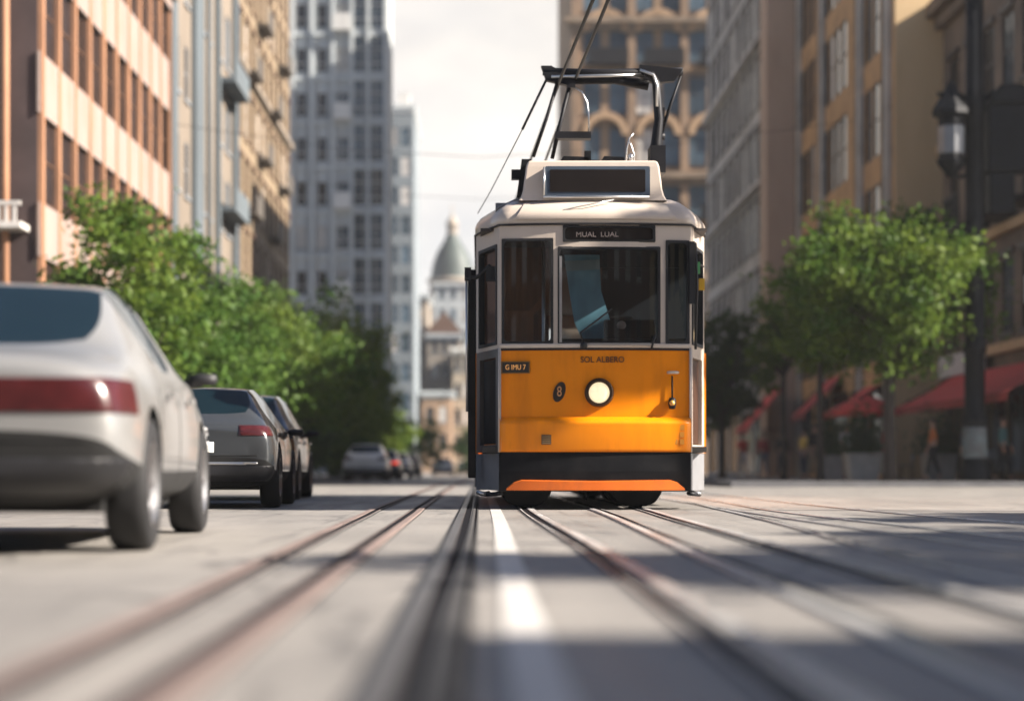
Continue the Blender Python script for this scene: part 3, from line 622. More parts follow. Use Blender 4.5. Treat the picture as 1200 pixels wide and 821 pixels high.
def car(name, label, cat, st, loc, rz, pm, group='cars along the left side', sz=1.0, lit=False, band=True):
    root = empty(name, loc, label, cat, group, rz)
    st = [(a, b, c * 1, d * sz, e * sz, f) for a, b, c, d, e, f in st]
    bm = bmesh.new(); rings = []
    for (y_, w, zb_, zs_, zt_, wt) in st:
        half = [(0, zb_), (w * .90, zb_), (w * .985, zb_ + .20), (w, zb_ + (zs_ - zb_) * .62), (w * .965, zs_), (wt, zt_ - .035), (0, zt_)]
        ring = half + [(-x, z) for x, z in half[5:0:-1]]
        rings.append([bm.verts.new((x, y_, z)) for x, z in ring])
    n = 12
    cr = bm.edges.layers.float.new('crease_edge')
    for i in range(len(st) - 1):
        for j in range(n):
            f = bm.faces.new((rings[i][j], rings[i][(j + 1) % n], rings[i + 1][(j + 1) % n], rings[i + 1][j]))
            k = j if j < 6 else 11 - j
            mi = 0
            if k in (0, 1): mi = 5
            if k == 5 and i == 3: mi = 1
            if k == 5 and i == 8: mi = 2
            if k == 4 and i in (4 + (st is None), 5, 7) or (k == 4 and i == 8): mi = 3 if j < 6 else 4
            f.material_index = mi; f.smooth = True
    for rg, mi in ((rings[0], 0), (rings[-1], 0)):
        for a in ((0, 1, 11), (1, 2, 10, 11), (2, 3, 9, 10), (3, 4, 8, 9), (4, 5, 7, 8), (5, 6, 7)):
            f = bm.faces.new([rg[k] for k in a]); f.material_index = 5 if a in ((0, 1, 11), (1, 2, 10, 11)) else mi; f.smooth = True
    bm.edges.ensure_lookup_table()
    for e in bm.edges:
        ms = {f.material_index for f in e.link_faces}
        if len(ms) > 1: e[cr] = .75
    for i in range(len(st)):
        for jj in (4, 8):
            pass
    for e in bm.edges:
        ids = [None, None]
    bmesh.ops.recalc_face_normals(bm, faces=bm.faces)
    me = bpy.data.meshes.new('body'); bm.to_mesh(me); bm.free()
    for m_ in (pm, CGLASS, CGLASS, CGLASS, CGLASS, CTRIM, ARCH): me.materials.append(m_)
    b = bpy.data.objects.new('body', me); COL.objects.link(b)
    s = b.modifiers.new('s', 'SUBSURF'); s.levels = s.render_levels = 3; realize(b)
    src = bmesh.new(); src.from_mesh(b.data)
    L_ = st[-1][0]
    ya, yb = .92, L_ - .95
    wr = .335
    cut = MB()
    for yy in (ya, yb):
        for sg in (-1, 1):
            M = Matrix.Translation((sg * .52, yy, wr)) @ Matrix.Rotation(R(90) * sg, 4, 'Y')
            cut.lathe([(0, 0), (wr + .065, 0), (wr + .065, .8), (0, .8)], 28, 0, M)
    c = cut.build('cutter', [ARCH])
    md = b.modifiers.new('cut', 'BOOLEAN'); md.object = c; md.operation = 'DIFFERENCE'; md.solver = 'EXACT'; md.material_mode = 'TRANSFER'
    realize(b); bpy.data.objects.remove(c)
    if len(b.data.polygons) < 50: print('BOOLEAN FAILED', name)
    b.parent = root
    # split windows off the body
    parts = {1: 'rear_window', 2: 'windscreen', 3: 'side_windows', 4: 'side_windows'}
    for idx, nm in parts.items():
        bm = bmesh.new(); bm.from_mesh(b.data)
        bmesh.ops.delete(bm, geom=[f for f in bm.faces if f.material_index != idx], context='FACES')
        if not bm.faces: bm.free(); continue
        me2 = bpy.data.meshes.new(nm)
        for f in bm.faces: f.material_index = 0
        bm.to_mesh(me2); left = set(bm.faces)
        if idx < 3:
            me2.materials.append(CGLASS); o2 = bpy.data.objects.new(nm, me2); COL.objects.link(o2); o2.parent = root
        while left and idx > 2:                     # each pane of the side is a window of its own
            isl, todo = set(), [next(iter(left))]
            while todo:
                f = todo.pop()
                if f in isl: continue
                isl.add(f); todo += [g_ for e in f.edges for g_ in e.link_faces if g_ not in isl]
            left -= isl; vl = list({v for f in isl for v in f.verts}); ix = {v: i for i, v in enumerate(vl)}
            m4 = bpy.data.meshes.new('side_window'); m4.from_pydata([v.co[:] for v in vl], [], [[ix[v] for v in f.verts] for f in isl]); m4.materials.append(CGLASS)
            m4.polygons.foreach_set('use_smooth', [True] * len(m4.polygons)); o2 = bpy.data.objects.new('side_window', m4); COL.objects.link(o2); o2.parent = root
        bm.free()
    bm = bmesh.new(); bm.from_mesh(b.data)
    bmesh.ops.delete(bm, geom=[f for f in bm.faces if f.material_index in (1, 2, 3, 4)], context='FACES'); bm.to_mesh(b.data); bm.free()
    def patch(nm, lo, hi, m, off=.008, cond=None):
        p = src.copy()
        for ax in range(3):
            nn = Vector((0, 0, 0)); nn[ax] = 1
            for co, sg in ((lo[ax], -1), (hi[ax], 1)):
                v = Vector((0, 0, 0)); v[ax] = co
                bmesh.ops.bisect_plane(p, geom=p.verts[:] + p.edges[:] + p.faces[:], plane_co=v, plane_no=nn * sg, clear_outer=True)
        if cond: bmesh.ops.delete(p, geom=[f for f in p.faces if not cond(f)], context='FACES')
        p.normal_update()
        for v in p.verts: v.co += v.normal * off
        ret = bmesh.ops.extrude_face_region(p, geom=p.faces[:])
        vs_ = [e for e in ret['geom'] if isinstance(e, bmesh.types.BMVert)]
        for v in vs_: v.co -= v.normal * (off * 1.6)
        for f in p.faces: f.material_index = 0
        me3 = bpy.data.meshes.new(nm); p.to_mesh(me3); p.free(); me3.materials.append(m)
        o3 = bpy.data.objects.new(nm, me3); COL.objects.link(o3); o3.parent = root; return o3
    zs0 = st[1][3]
    mid = next(i for i in range(6, len(st)) if st[i][0] - st[i - 1][0] < .13)
    for sg in (-1, 1):
        for yq, z0_ in ((st[4][0] - .12, .62), (st[mid][0] - .05, .34), (st[9][0] - .15, .34)):
            patch('door_gap', ((.80, yq, z0_) if sg > 0 else (-.95, yq, z0_)), ((.95, yq + .014, zs0 + .04) if sg > 0 else (-.80, yq + .014, zs0 + .04)), ARCH, off=.002)
    patch('boot_gap', (-.72, -.1, zs0 - .27), (.72, .2, zs0 - .256), ARCH, off=.002)
    rear = lambda f: f.normal.y < -.25
    for sg in (-1, 1):
        if band: patch('taillight', ((-.80, -.1, zs0 - .13) if sg < 0 else (.0, -.1, zs0 - .13)), ((0, .40, zs0 + .03) if sg < 0 else (.92, .40, zs0 + .03)), REDLIT if lit else REDL, cond=None)
        else: patch('taillight', ((-.9, -.1, zs0 - .05) if sg < 0 else (.52, -.1, zs0 - .05)), ((-.52, .30, zs0 + .06) if sg < 0 else (.9, .30, zs0 + .06)), REDLIT if lit else REDL)
        patch('headlight', ((-.9, L_ - .45, .58) if sg < 0 else (.45, L_ - .45, .58)), ((-.45, L_ + .1, .70) if sg < 0 else (.9, L_ + .1, .70)), CLEARL)
    patch('rear_bumper_trim', (-.88, -.1, .30), (.88, .30, .46), CTRIM, off=.012)
    if not band: patch('bumper_strip', (-.70, -.1, .47), (.72, .12, .50), CHROME, off=.02)
    if not band: patch('number_plate', (-.26, -.1, .60), (.26, .12, .71), mat('plate_pale', (.5, .5, .47), .4), off=.012)
    for sg in (-1, 1):
        k = MB(); k.box(sg * .93 - .02, sg * .93 + .02, 1.3, L_ - 1.4, .50, .53); 
        k2 = MB(); k2.lathe([(0, -.05), (.065, -.045), (.08, 0), (.07, .05), (0, .06)], 12, 0, Matrix.Translation((sg * .95, L_ - 1.62 if st[3][0] > .4 else L_ - 1.45, .965 * sz)) @ Matrix.Diagonal((1.2, .6, .7, 1)))
        k2.tube([(sg * .80, L_ - 1.6 if st[3][0] > .4 else L_ - 1.4, .93 * sz), (sg * .95, L_ - 1.62 if st[3][0] > .4 else L_ - 1.43, .95 * sz)], .03); k2.build('side_mirror', CTRIM, root)
        for dy in (1.15, 2.15):
            k = MB(); k.box(sg * .925 - .015, sg * .925 + .015, dy + .35, dy + .52, .80, .83); k.build('door_handle', pm, root)
        for yy in (ya, yb):
            M = Matrix.Translation((sg * .80, yy, wr)) @ Matrix.Rotation(R(90) * sg, 4, 'Y')
            wroot = MB(); wroot.lathe([(.21, -.10), (.30, -.11), (.33, -.085), (.335, -.03), (.335, .04), (.33, .085), (.30, .105), (.215, .10)], 36, 0, M); wroot.lathe([(.21, -.1), (0, -.1)], 36, 0, M)
            wo = wroot.build('wheel', TYRE, root)
            k = MB(); k.lathe([(.215, .098), (.20, .102), (.195, .05), (.17, .045)], 36, 0, M); k.lathe([(0, .085), (.05, .083), (.06, .06)], 20, 0, M)
            for a in range(5):
                k.box(-.022, .022, .04, .20, .055, .085, 0, M @ Matrix.Rotation(R(72 * a), 4, 'Z'))
            k.lathe([(.0, .035), (.2, .03)], 24, 1, M)
            k.build('rim', [RIM, ARCH], wo)
    for yy in (.02,):
        k = MB(); k.box(-.7, .7, .5, L_ - .6, .20, .32); k.build('underbody', ARCH, root)
    src.free()
    return root
SILVER = paint('silver_car_paint', (.27, .27, .265), .35, .36)
car('parked_sedan', 'silver sedan with a wide red tail light, the largest car, nearest the viewer', 'car', SEDAN, (-2.50, 8.42, 0), R(3.2), SILVER)
car('parked_hatchback', 'grey hatchback with a black bumper, just ahead of the big silver sedan', 'car', HATCH, (-3.08, 19.6, 0), R(2.0), paint('grey_car_paint', (.055, .06, .065), .4, .24), band=False, sz=.90)
car('parked_hatchback', 'dark taller hatchback, third in the line, ahead of the grey hatchback', 'car', HATCH, (-3.42, 25.2, 0), R(1.2), paint('dark_car_paint', (.06, .07, .085), .5, .25), band=False)
far = [((-4.6, 74, 0), 'white hatchback parked by the left kerb ahead of the dark hatchback', paint('white_car_paint', (.7, .69, .66), .0, .35), HATCH, False),
       ((-4.6, 86, 0), 'dark blue saloon with lit tail lights just beyond the white hatchback', paint('blue_car_paint', (.03, .05, .10), .4, .3), SEDAN, True),
       ((-4.55, 98, 0), 'pale grey saloon far down the left kerb beyond the dark blue one', paint('pale_car_paint', (.55, .55, .54), .3, .3), SEDAN, False),
       ((-4.5, 112, 0), 'black hatchback far down the street beside the last left trees', paint('black_car_paint', (.02, .02, .022), .3, .25), HATCH, False),
       ((-3.0, 150, 0), 'white hatchback in the distance in the middle of the street', MATS['white_car_paint'], HATCH, False),
       ((-1.3, 175, 0), 'small grey saloon in the far distance left of the tram', MATS['pale_car_paint'], SEDAN, False)]
for loc, lab, pm, st, lit in far:
    car('distant_car', lab, 'car', st, loc, 0, pm, 'distant cars along the street', lit=lit, band=False)

# ================================================================== buildings
def pane_mat(name, c, rand=.5):
    return mat(name, c, .06, 0, var=.3, scale=.8, rand=rand, spec=.35)
PANE_D = pane_mat('window_pane_dark', (.010, .012, .016))
PANE_B = pane_mat('window_pane_blue', (.06, .09, .115))
PANE_W = mat('window_pane_curtain', (.42, .40, .37), .35, var=.2, rand=.3)
_wc = {}
def window_mesh(w, h, nv, nh, fm, pm, style):
    key = (round(w, 3), round(h, 3), nv, nh, fm.name, pm.name, style)
    if key in _wc: return _wc[key]
    f = MB(); t = .06
    f.box(-w / 2, -w / 2 + t, 0, .07, 0, h); f.box(w / 2 - t, w / 2, 0, .07, 0, h); f.box(-w / 2 + t, w / 2 - t, 0, .07, 0, t); f.box(-w / 2 + t, w / 2 - t, 0, .07, h - t, h)
    for i in range(1, nv): x = -w / 2 + w * i / nv; f.box(x - .025, x + .025, .01, .06, t, h - t)
    for i in range(1, nh): z = h * i / nh; f.box(-w / 2 + t, w / 2 - t, .012, .058, z - .025, z + .025)
    if style == 'sill': f.box(-w / 2 - .1, w / 2 + .1, -.11, -.002, -.12, -.003)
    if style == 'hood': f.box(-w / 2 - .1, w / 2 + .1, -.11, -.002, -.12, -.003); f.box(-w / 2 - .12, w / 2 + .12, -.13, -.05, h + .05, h + .22)
    a = f.build('window', fm, None); me = a.data; bpy.data.objects.remove(a)
    p = MB(); p.quad((-w / 2 + t, .035, t), (w / 2 - t, .035, t), (w / 2 - t, .035, h - t), (-w / 2 + t, .035, h - t)); b = p.build('pane', pm, None); mp = b.data; bpy.data.objects.remove(b)
    _wc[key] = (me, mp); return _wc[key]
def building(name, label, x0, x1, y0, y1, H, wm, faces, cat='building', group=None, rm=None, roof_over=.35, wall_mats=None, depth=.085):
    cx, cy = (x0 + x1) / 2, (y0 + y1) / 2
    root = empty(name, (cx, cy, 0), label, cat, group)
    wall = MB()
    SID = {'S': ((x0, y0), (1, 0), x1 - x0), 'N': ((x1, y1), (-1, 0), x1 - x0), 'E': ((x1, y0), (0, 1), y1 - y0), 'W': ((x0, y1), (0, -1), y1 - y0)}
    for sd, (o_, d_, ln) in SID.items():
        nx, ny = d_[1], -d_[0]
        def P(u, z, dep, o_=o_, d_=d_, nx=nx, ny=ny): return (o_[0] + d_[0] * u - nx * dep - cx, o_[1] + d_[1] * u - ny * dep - cy, z)
        wins = faces.get(sd, [])
        wall_holes(wall, P, 0, ln, -.02, H, [(u - w / 2, u + w / 2, z, z + h) for u, w, z, h, *_ in wins], depth, 0)
        ang = math.atan2(d_[1], d_[0])
        for (u, w, z, h, nv, nh, fm, pm, stl) in wins:
            me, mp = window_mesh(w, h, nv, nh, fm, pm, stl)
            wo = bpy.data.objects.new('window', me); COL.objects.link(wo); wo.parent = root; wo.location = P(u, z, depth - .058); wo.rotation_euler = (0, 0, ang)
            po = bpy.data.objects.new('pane', mp); COL.objects.link(po); po.parent = wo
    wall.quad((x0 - cx, y0 - cy, H), (x1 - cx, y0 - cy, H), (x1 - cx, y1 - cy, H), (x0 - cx, y1 - cy, H))
    wall.build('wall', wm, root)
    if rm:
        r = MB(); e = roof_over; r.box(x0 - cx - e, x1 - cx + e, y0 - cy - e, y1 - cy + e, H + .003, H + .45); r.box(x0 - cx - e * .5, x1 - cx + e * .5, y0 - cy - e * .5, y1 - cy + e * .5, H - .4, H); r.build('cornice', rm, root)
    root['_c'] = 0
    return root, cx, cy
def part(root, name, m, fn, sub=None):
    mb = MB(); fn(mb); return mb.build(name, m, sub or root)
def rowcol(us, zs, w, h, nv, nh, fm, pm, stl='sill', jit=0.0, curt=.0):
    out = []
    for z in zs:
        for u in us:
            out.append((u, w, z, h, nv, nh, fm, PANE_W if rnd.random() < curt else pm, stl))
    return out
FR_DARK = mat('window_frame_dark', (.035, .03, .03), .5)
FR_BROWN = mat('window_frame_brown', (.09, .045, .025), .5, var=.2)
FR_WHITE = mat('window_frame_white', (.55, .54, .51), .5, var=.1)
FR_GREY = mat('window_frame_grey', (.20, .22, .24), .5)

# A: the red-brown office block, left, nearest
PINK = mat('weathered_pink_concrete', (.25, .195, .17), .85, var=.12, scale=.9, bump=.3, bscale=10, dirt=(.25, .13, .08), dirt_amt=.75, dirt_scale=1.6, stretch=(1, 1, .22))
RUSTP = mat('rust_brown_pilaster', (.30, .15, .08), .8, var=.25, scale=1.5, dirt=(.16, .08, .05), dirt_amt=.6, stretch=(1, 1, .3))
DBROWN = mat('shade_brown_render', (.05, .033, .032), .85, var=.25, scale=1.2)  # shade of the end wall is put into this dark colour
us = [1.15 + 1.9 * i for i in range(10)]
A, ax, ay = building('office_block', 'red-brown office block with pale concrete bands at the upper left', -30, -11, 46, 65, 17, DBROWN,
    {'E': rowcol(us, [3.6, 7.15, 10.9], 1.62, 2.2, 1, 2, FR_BROWN, PANE_D, 'plain', curt=.04) + rowcol(us, [14.85], 1.45, 1.8, 1, 2, FR_BROWN, PANE_D, 'plain') + rowcol([2.5 + 3.6 * i for i in range(5)], [.5], 2.8, 2.3, 2, 1, FR_DARK, PANE_D, 'plain')}, rm=PINK)
for z0, z1 in ((5.75, 7.1), (9.32, 10.85), (13.06, 14.8), (3.0, 3.55)):
    part(A, 'spandrel', PINK, lambda k: k.box(-11 - ax + .003, -11 - ax + .07, 46 - ay - .06, 65 - ay + .06, z0, z1))
for i in range(11):
    u = 46.2 + 1.9 * i - (.05 if i == 0 else 0)
    part(A, 'pilaster', RUSTP, lambda k: k.box(-11 - ax + .004, -11 - ax + (.13 if i in (0, 10) else .10), u - .12 - ay, u + .12 - ay, 0, 17))
part(A, 'balcony', mat('white_balcony', (.55, .52, .48), .7, var=.15), lambda k: (k.box(-13.0 - ax, -11.2 - ax, 45.1 - ay, 46 - ay - .003, 6.35, 6.5), k.box(-13.0 - ax, -11.2 - ax, 45.1 - ay, 45.16 - ay, 6.9, 7.0), [k.box(-13 - ax + .2 * i, -13 - ax + .2 * i + .09, 45.11 - ay, 45.15 - ay, 6.5, 6.9) for i in range(9)]))
k = MB(); k.tube([(0, 0, 0), (0, 0, 16)], .10, 10); tag(k.build('drain_pipe', RUSTP, loc=(-11.75, 45.8, .0)), 'rusty pink vertical pipe on the dark end wall at the left picture edge', 'pipe')

# B: tall slate and beige block
SLATE = mat('blue_grey_render', (.085, .105, .118), .8, var=.18, scale=.35, dirt=(.06, .065, .07), dirt_amt=.6, dirt_scale=.5, stretch=(1, 1, .3))
BEIGE = mat('beige_render', (.165, .135, .105), .85, var=.15, scale=.4, dirt=(.10, .085, .065), dirt_amt=.7, dirt_scale=.5, stretch=(1, 1, .35))
zs = [3.5 + 3.6 * i for i in range(7)]
B, bx_, by_ = building('apartment_block', 'tall slate-grey and beige apartment block behind the red-brown office block', -28, -11, 65.2, 83, 27, BEIGE,
    {'E': rowcol([2.0, 4.2], zs, 1.0, 2.0, 1, 2, FR_GREY, PANE_D, 'sill', curt=.2) + rowcol([13, 15.6], zs, 1.5, 2.3, 2, 1, FR_GREY, PANE_B, 'sill', curt=.2) + rowcol([8.5, 10.2], zs[::2], .7, 1.6, 1, 1, FR_GREY, PANE_D, 'sill'), 'S': []}, rm=SLATE)
for u0, u1 in ((0, 1.1), (5.3, 7.4), (11.6, 12.1), (16.9, 17.8)):
    part(B, 'pilaster', SLATE, lambda k: k.box(-11 - bx_ + .003, -11 - bx_ + .2, 65.2 + u0 - by_, 65.2 + u1 - by_, 0, 27.5))
for i in range(4):
    part(B, 'balcony', SLATE, lambda k: (k.box(-11 - bx_ + .003, -10.2 - bx_, 65.2 + 12.2 - by_, 65.2 + 16.8 - by_, 5.9 + 5.4 * i, 6.1 + 5.4 * i), k.box(-10.26 - bx_, -10.2 - bx_, 65.2 + 12.2 - by_, 65.2 + 16.8 - by_, 6.1 + 5.4 * i, 6.95 + 5.4 * i)))
part(B, 'drain_pipe', SLATE, lambda k: k.tube([(-10.9 - bx_, 65.2 + 9.4 - by_, 0), (-10.9 - bx_, 65.2 + 9.4 - by_, 26)], .09))
# B2: ochre old house with many dark windows and balconies
OCHRE = mat('ochre_stone', (.20, .148, .09), .85, var=.25, scale=.7, dirt=(.11, .085, .06), dirt_amt=.8, dirt_scale=.7)
zs = [2.8 + 3.3 * i for i in range(9)]
B2, cx2, cy2 = building('old_house', 'tall ochre stone house with dark windows and balconies, left side, third from the corner', -28, -11.0, 83.2, 107, 33, OCHRE,
    {'E': rowcol([1.6 + 2.35 * i for i in range(10)], zs, 1.25, 2.2, 2, 2, FR_BROWN, PANE_D, 'hood', curt=.12)}, rm=OCHRE, roof_over=.7)
for i in range(9):
    z = zs[i] - .25
    for a in ((86.5, 95.9) if i % 2 else (91.2, 100.6)):
        part(B2, 'balcony', mat('dark_balcony', (.07, .06, .05), .7), lambda k: (k.box(-11 - cx2 + .003, -10.4 - cx2, a - cy2, a + 2.6 - cy2, z, z + .12), k.box(-10.45 - cx2, -10.4 - cx2, a - cy2, a + 2.6 - cy2, z + .12, z + .95)))
for z in (9.0, 18.9, 28.8): part(B2, 'string_course', BEIGE, lambda k: k.box(-11 - cx2 + .003, -10.75 - cx2, 83.2 - cy2, 107 - cy2, z, z + .35))
# C: pale grid tower
CONC = mat('pale_grey_concrete', (.42, .45, .455), .8, var=.14, scale=.25, dirt=(.28, .31, .33), dirt_amt=.6, dirt_scale=.2, stretch=(1, 1, .4))
CG = mat('tower_curtain_glass', (.14, .185, .215), .12, var=.35, scale=.35, spec=.6)
zs = [4 + 3.6 * i for i in range(13)]
C_, tx_, ty_ = building('office_tower', 'broad pale grey tower with a grid of windows, tallest on the left side', -22, -7.4, 150, 157, 52, CONC,
    {'S': rowcol([7.6, 9.2], zs, .85, 1.9, 1, 1, FR_GREY, PANE_D, 'sill', curt=.12) + rowcol([10.9], zs, 1.1, 2.0, 1, 2, FR_WHITE, PANE_B, 'sill', curt=.6) + rowcol([12.3, 13.7], zs, 1.25, 3.0, 1, 2, FR_GREY, PANE_B, 'plain')}, rm=CONC)
for z in zs: part(C_, 'floor_band', CONC, lambda k: k.box(-15.2 - tx_, -7.3 - tx_, 149.75 - ty_, 150 - ty_ - .003, z - .75, z - .45))
for u in (6.8, 8.4, 10.1, 11.65, 12.98, 14.35): part(C_, 'pier', CONC, lambda k: k.box(-22 + u - .14 - tx_, -22 + u + .14 - tx_, 149.6 - ty_, 150 - ty_ - .004, 0, 52))
def grid(k):
    for j in range(40): k.box(-15.2 - tx_, -7.42 - tx_, 149.9 - ty_, 150 - ty_ - .006, 2.2 + 1.2 * j, 2.28 + 1.2 * j)
    for j in range(9): k.box(-15 + .93 * j - tx_, -14.94 + .93 * j - tx_, 149.88 - ty_, 150 - ty_ - .007, 0, 51)
part(C_, 'facade_grid', mat('weathered_fins', (.42, .42, .41), .7, var=.15, scale=.4), grid)
for i, z in enumerate(zs[1::2]):
    part(C_, 'balcony', FR_WHITE, lambda k: (k.box(-11.8 - tx_, -10.4 - tx_, 149.0 - ty_, 149.74 - ty_, z - .4, z - .2), k.box(-11.8 - tx_, -10.4 - tx_, 149.0 - ty_, 149.06 - ty_, z - .2, z + .9)))
# D: narrow tower behind
zs = [4 + 3.5 * i for i in range(11)]
D_, dx_, dy_ = building('narrow_tower', 'narrow glass-fronted tower just right of the broad grey tower, flat roof against the sky', -14, -7.8, 220, 240, 43.5, mat('tower_blue_grey', (.15, .175, .19), .7, var=.2, scale=.2),
    {'S': rowcol([3.7, 5.2], zs, 1.2, 2.3, 1, 2, FR_GREY, PANE_B, 'plain', curt=.25)}, rm=CONC, roof_over=.2)
part(D_, 'roof_tank', FR_WHITE, lambda k: (k.box(2.0 - .8 - .1, 2.6 - .1, -9, -7, 44, 45.6)))
# E.. right side
STONE_D = mat('dark_brown_stone', (.18, .135, .095), .85, var=.25, scale=.6, dirt=(.07, .055, .045), dirt_amt=.7, dirt_scale=.7)
TAN = mat('tan_render', (.56, .40, .22), .85, var=.08, scale=.4, dirt=(.42, .29, .15), dirt_amt=.5, dirt_scale=.6, stretch=(1, 1, .25))
ORAN = mat('orange_brick', (.52, .31, .14), .85, var=.2, scale=.8, bump=.2, bscale=9, dirt=(.2, .12, .06), dirt_amt=.6, dirt_scale=.9)
GSTONE = mat('grey_stone', (.50, .49, .46), .85, var=.2, scale=.5, dirt=(.16, .15, .14), dirt_amt=.6, dirt_scale=.6)
PSTONE = mat('pink_sandstone', (.52, .38, .28), .85, var=.15, scale=.5, dirt=(.27, .18, .12), dirt_amt=.6, dirt_scale=.5, stretch=(1, 1, .3))
BRST = mat('warm_brown_stone', (.24, .165, .105), .85, var=.25, scale=.3, dirt=(.15, .11, .08), dirt_amt=.7, dirt_scale=.3)
zs = [4.6, 8.3, 12.0]
F_, fx_, fy_ = building('corner_shop_building', 'dark brown stone building at the right edge with a long red awning over its shops', 16, 34, 48.2, 63.8, 16, STONE_D,
    {'W': rowcol([1.5 + 2.1 * i for i in range(7)], zs, 1.25, 2.3, 2, 2, FR_DARK, PANE_D, 'hood', curt=.1) + rowcol([2.2 + 3.7 * i for i in range(4)], [.35], 3.35, 3.1, 3, 1, FR_DARK, PANE_D, 'plain'),
     'S': rowcol([2 + 2.3 * i for i in range(7)], zs, 1.3, 2.3, 2, 2, FR_DARK, PANE_D, 'hood') + rowcol([2.4 + 3.7 * i for i in range(4)], [.35], 3.35, 3.1, 3, 1, FR_DARK, PANE_D, 'plain')}, rm=STONE_D, roof_over=.6)
for z in (4.0, 7.6, 11.3): part(F_, 'string_course', TAN, lambda k: k.box(15.75 - fx_, 16 - fx_ - .003, 48.2 - fy_, 63.8 - fy_, z, z + .28))
for i in range(5): part(F_, 'balcony', DARKMET, lambda k: (k.box(15.0 - fx_, 16 - fx_ - .003, 49 + 3 * i - fy_, 50.9 + 3 * i - fy_, 8.05, 8.2), [k.box(15.0 - fx_, 15.04 - fx_, 49 + 3 * i + .18 * j - fy_, 49.05 + 3 * i + .18 * j - fy_, 8.2, 9.1) for j in range(11)], k.box(14.99 - fx_, 15.05 - fx_, 49 + 3 * i - fy_, 50.9 + 3 * i - fy_, 9.1, 9.16)))
part(F_, 'fascia_board', mat('white_fascia', (.62, .60, .56), .6, var=.1), lambda k: k.box(15.62 - fx_, 15.74 - fx_, 57.5 - fy_, 63 - fy_, 3.55, 4.25))
part(F_, 'fascia_board', MATS['white_fascia'], lambda k: k.box(15.62 - fx_, 15.74 - fx_, 48.5 - fy_, 53 - fy_, 5.2, 6.0))
zs = [4.4 + 3.7 * i for i in range(5)]
E_, ex_, ey_ = building('apartment_house', 'orange-brick apartment house with a blank tan end wall, right side behind the street tree', 14.4, 32, 64, 84, 23.5, [ORAN],
    {'W': rowcol([1.6 + 1.25 * i for i in range(3)] + [7.2 + 1.25 * i for i in range(4)] + [14.4 + 1.25 * i for i in range(4)], zs, 1.08, 2.7, 1, 2, FR_DARK, PANE_D, 'plain', curt=.06) + rowcol([2.5 + 3.8 * i for i in range(5)], [.3], 3.4, 3.2, 3, 1, FR_DARK, PANE_D, 'plain')}, rm=TAN)
part(E_, 'end_wall', TAN, lambda k: k.box(14.36 - ex_, 16.2 - ex_, 63.88 - ey_, 64 - ey_ - .003, 0, 24))
WPIL = mat('pale_stone_pilaster', (.46, .43, .38), .8, var=.2, scale=.8, dirt=(.22, .19, .15), dirt_amt=.6)
for yv in (66.2 - 1.6, 69.3, 77.0, 82.6):
    part(E_, 'pilaster', WPIL, lambda k: k.box(14.22 - ex_, 14.4 - ex_ - .003, yv - ey_, yv + .55 - ey_, 0, 23.5))
    part(E_, 'drain_pipe', DARKMET, lambda k: k.tube([(14.31 - ex_, yv + .85 - ey_, 0), (14.31 - ex_, yv + .85 - ey_, 23)], .08))
zs = [4.2 + 3.4 * i for i in range(7)]
G_, gx_, gy_ = building('stone_house', 'grey stone house with a pink sandstone corner, right side behind the orange-brick one', 13.3, 31, 84.2, 108, 28.5, GSTONE,
    {'W': rowcol([1.7 + 2.25 * i for i in range(10)], zs, 1.4, 2.3, 2, 2, FR_DARK, PANE_D, 'hood', curt=.12) + rowcol([2.5 + 4.5 * i for i in range(5)], [.3], 3.9, 3.0, 3, 1, FR_DARK, PANE_D, 'plain')}, rm=GSTONE, roof_over=.6)
part(G_, 'corner_pier', PSTONE, lambda k: (k.box(13.05 - gx_, 14.5 - gx_, 84.0 - gy_, 84.2 - gy_ - .003, 0, 28.8), k.box(13.05 - gx_, 13.3 - gx_ - .003, 84.2 - gy_ - .003, 86.0 - gy_, 0, 28.8)))
for z in zs[1::2]: part(G_, 'string_course', GSTONE, lambda k: k.box(13.0 - gx_, 13.3 - gx_ - .004, 86 - gy_, 108 - gy_, z - .62, z - .3))
zs = [4 + 3.9 * i for i in range(10)]
H_, hx_, hy_ = building('ornate_hotel', 'tall ornate warm brown building with arches and balconies directly behind the tram', 7.0, 22, 140, 165, 44, BRST,
    {'S': rowcol([1.5 + 2.0 * i for i in range(6)], zs, 1.35, 2.8, 2, 2, FR_DARK, PANE_B, 'hood', curt=.15), 'W': rowcol([2 + 3 * i for i in range(8)], zs[:3], 1.3, 2.4, 2, 2, FR_DARK, PANE_D, 'hood')}, rm=BRST, roof_over=.8)
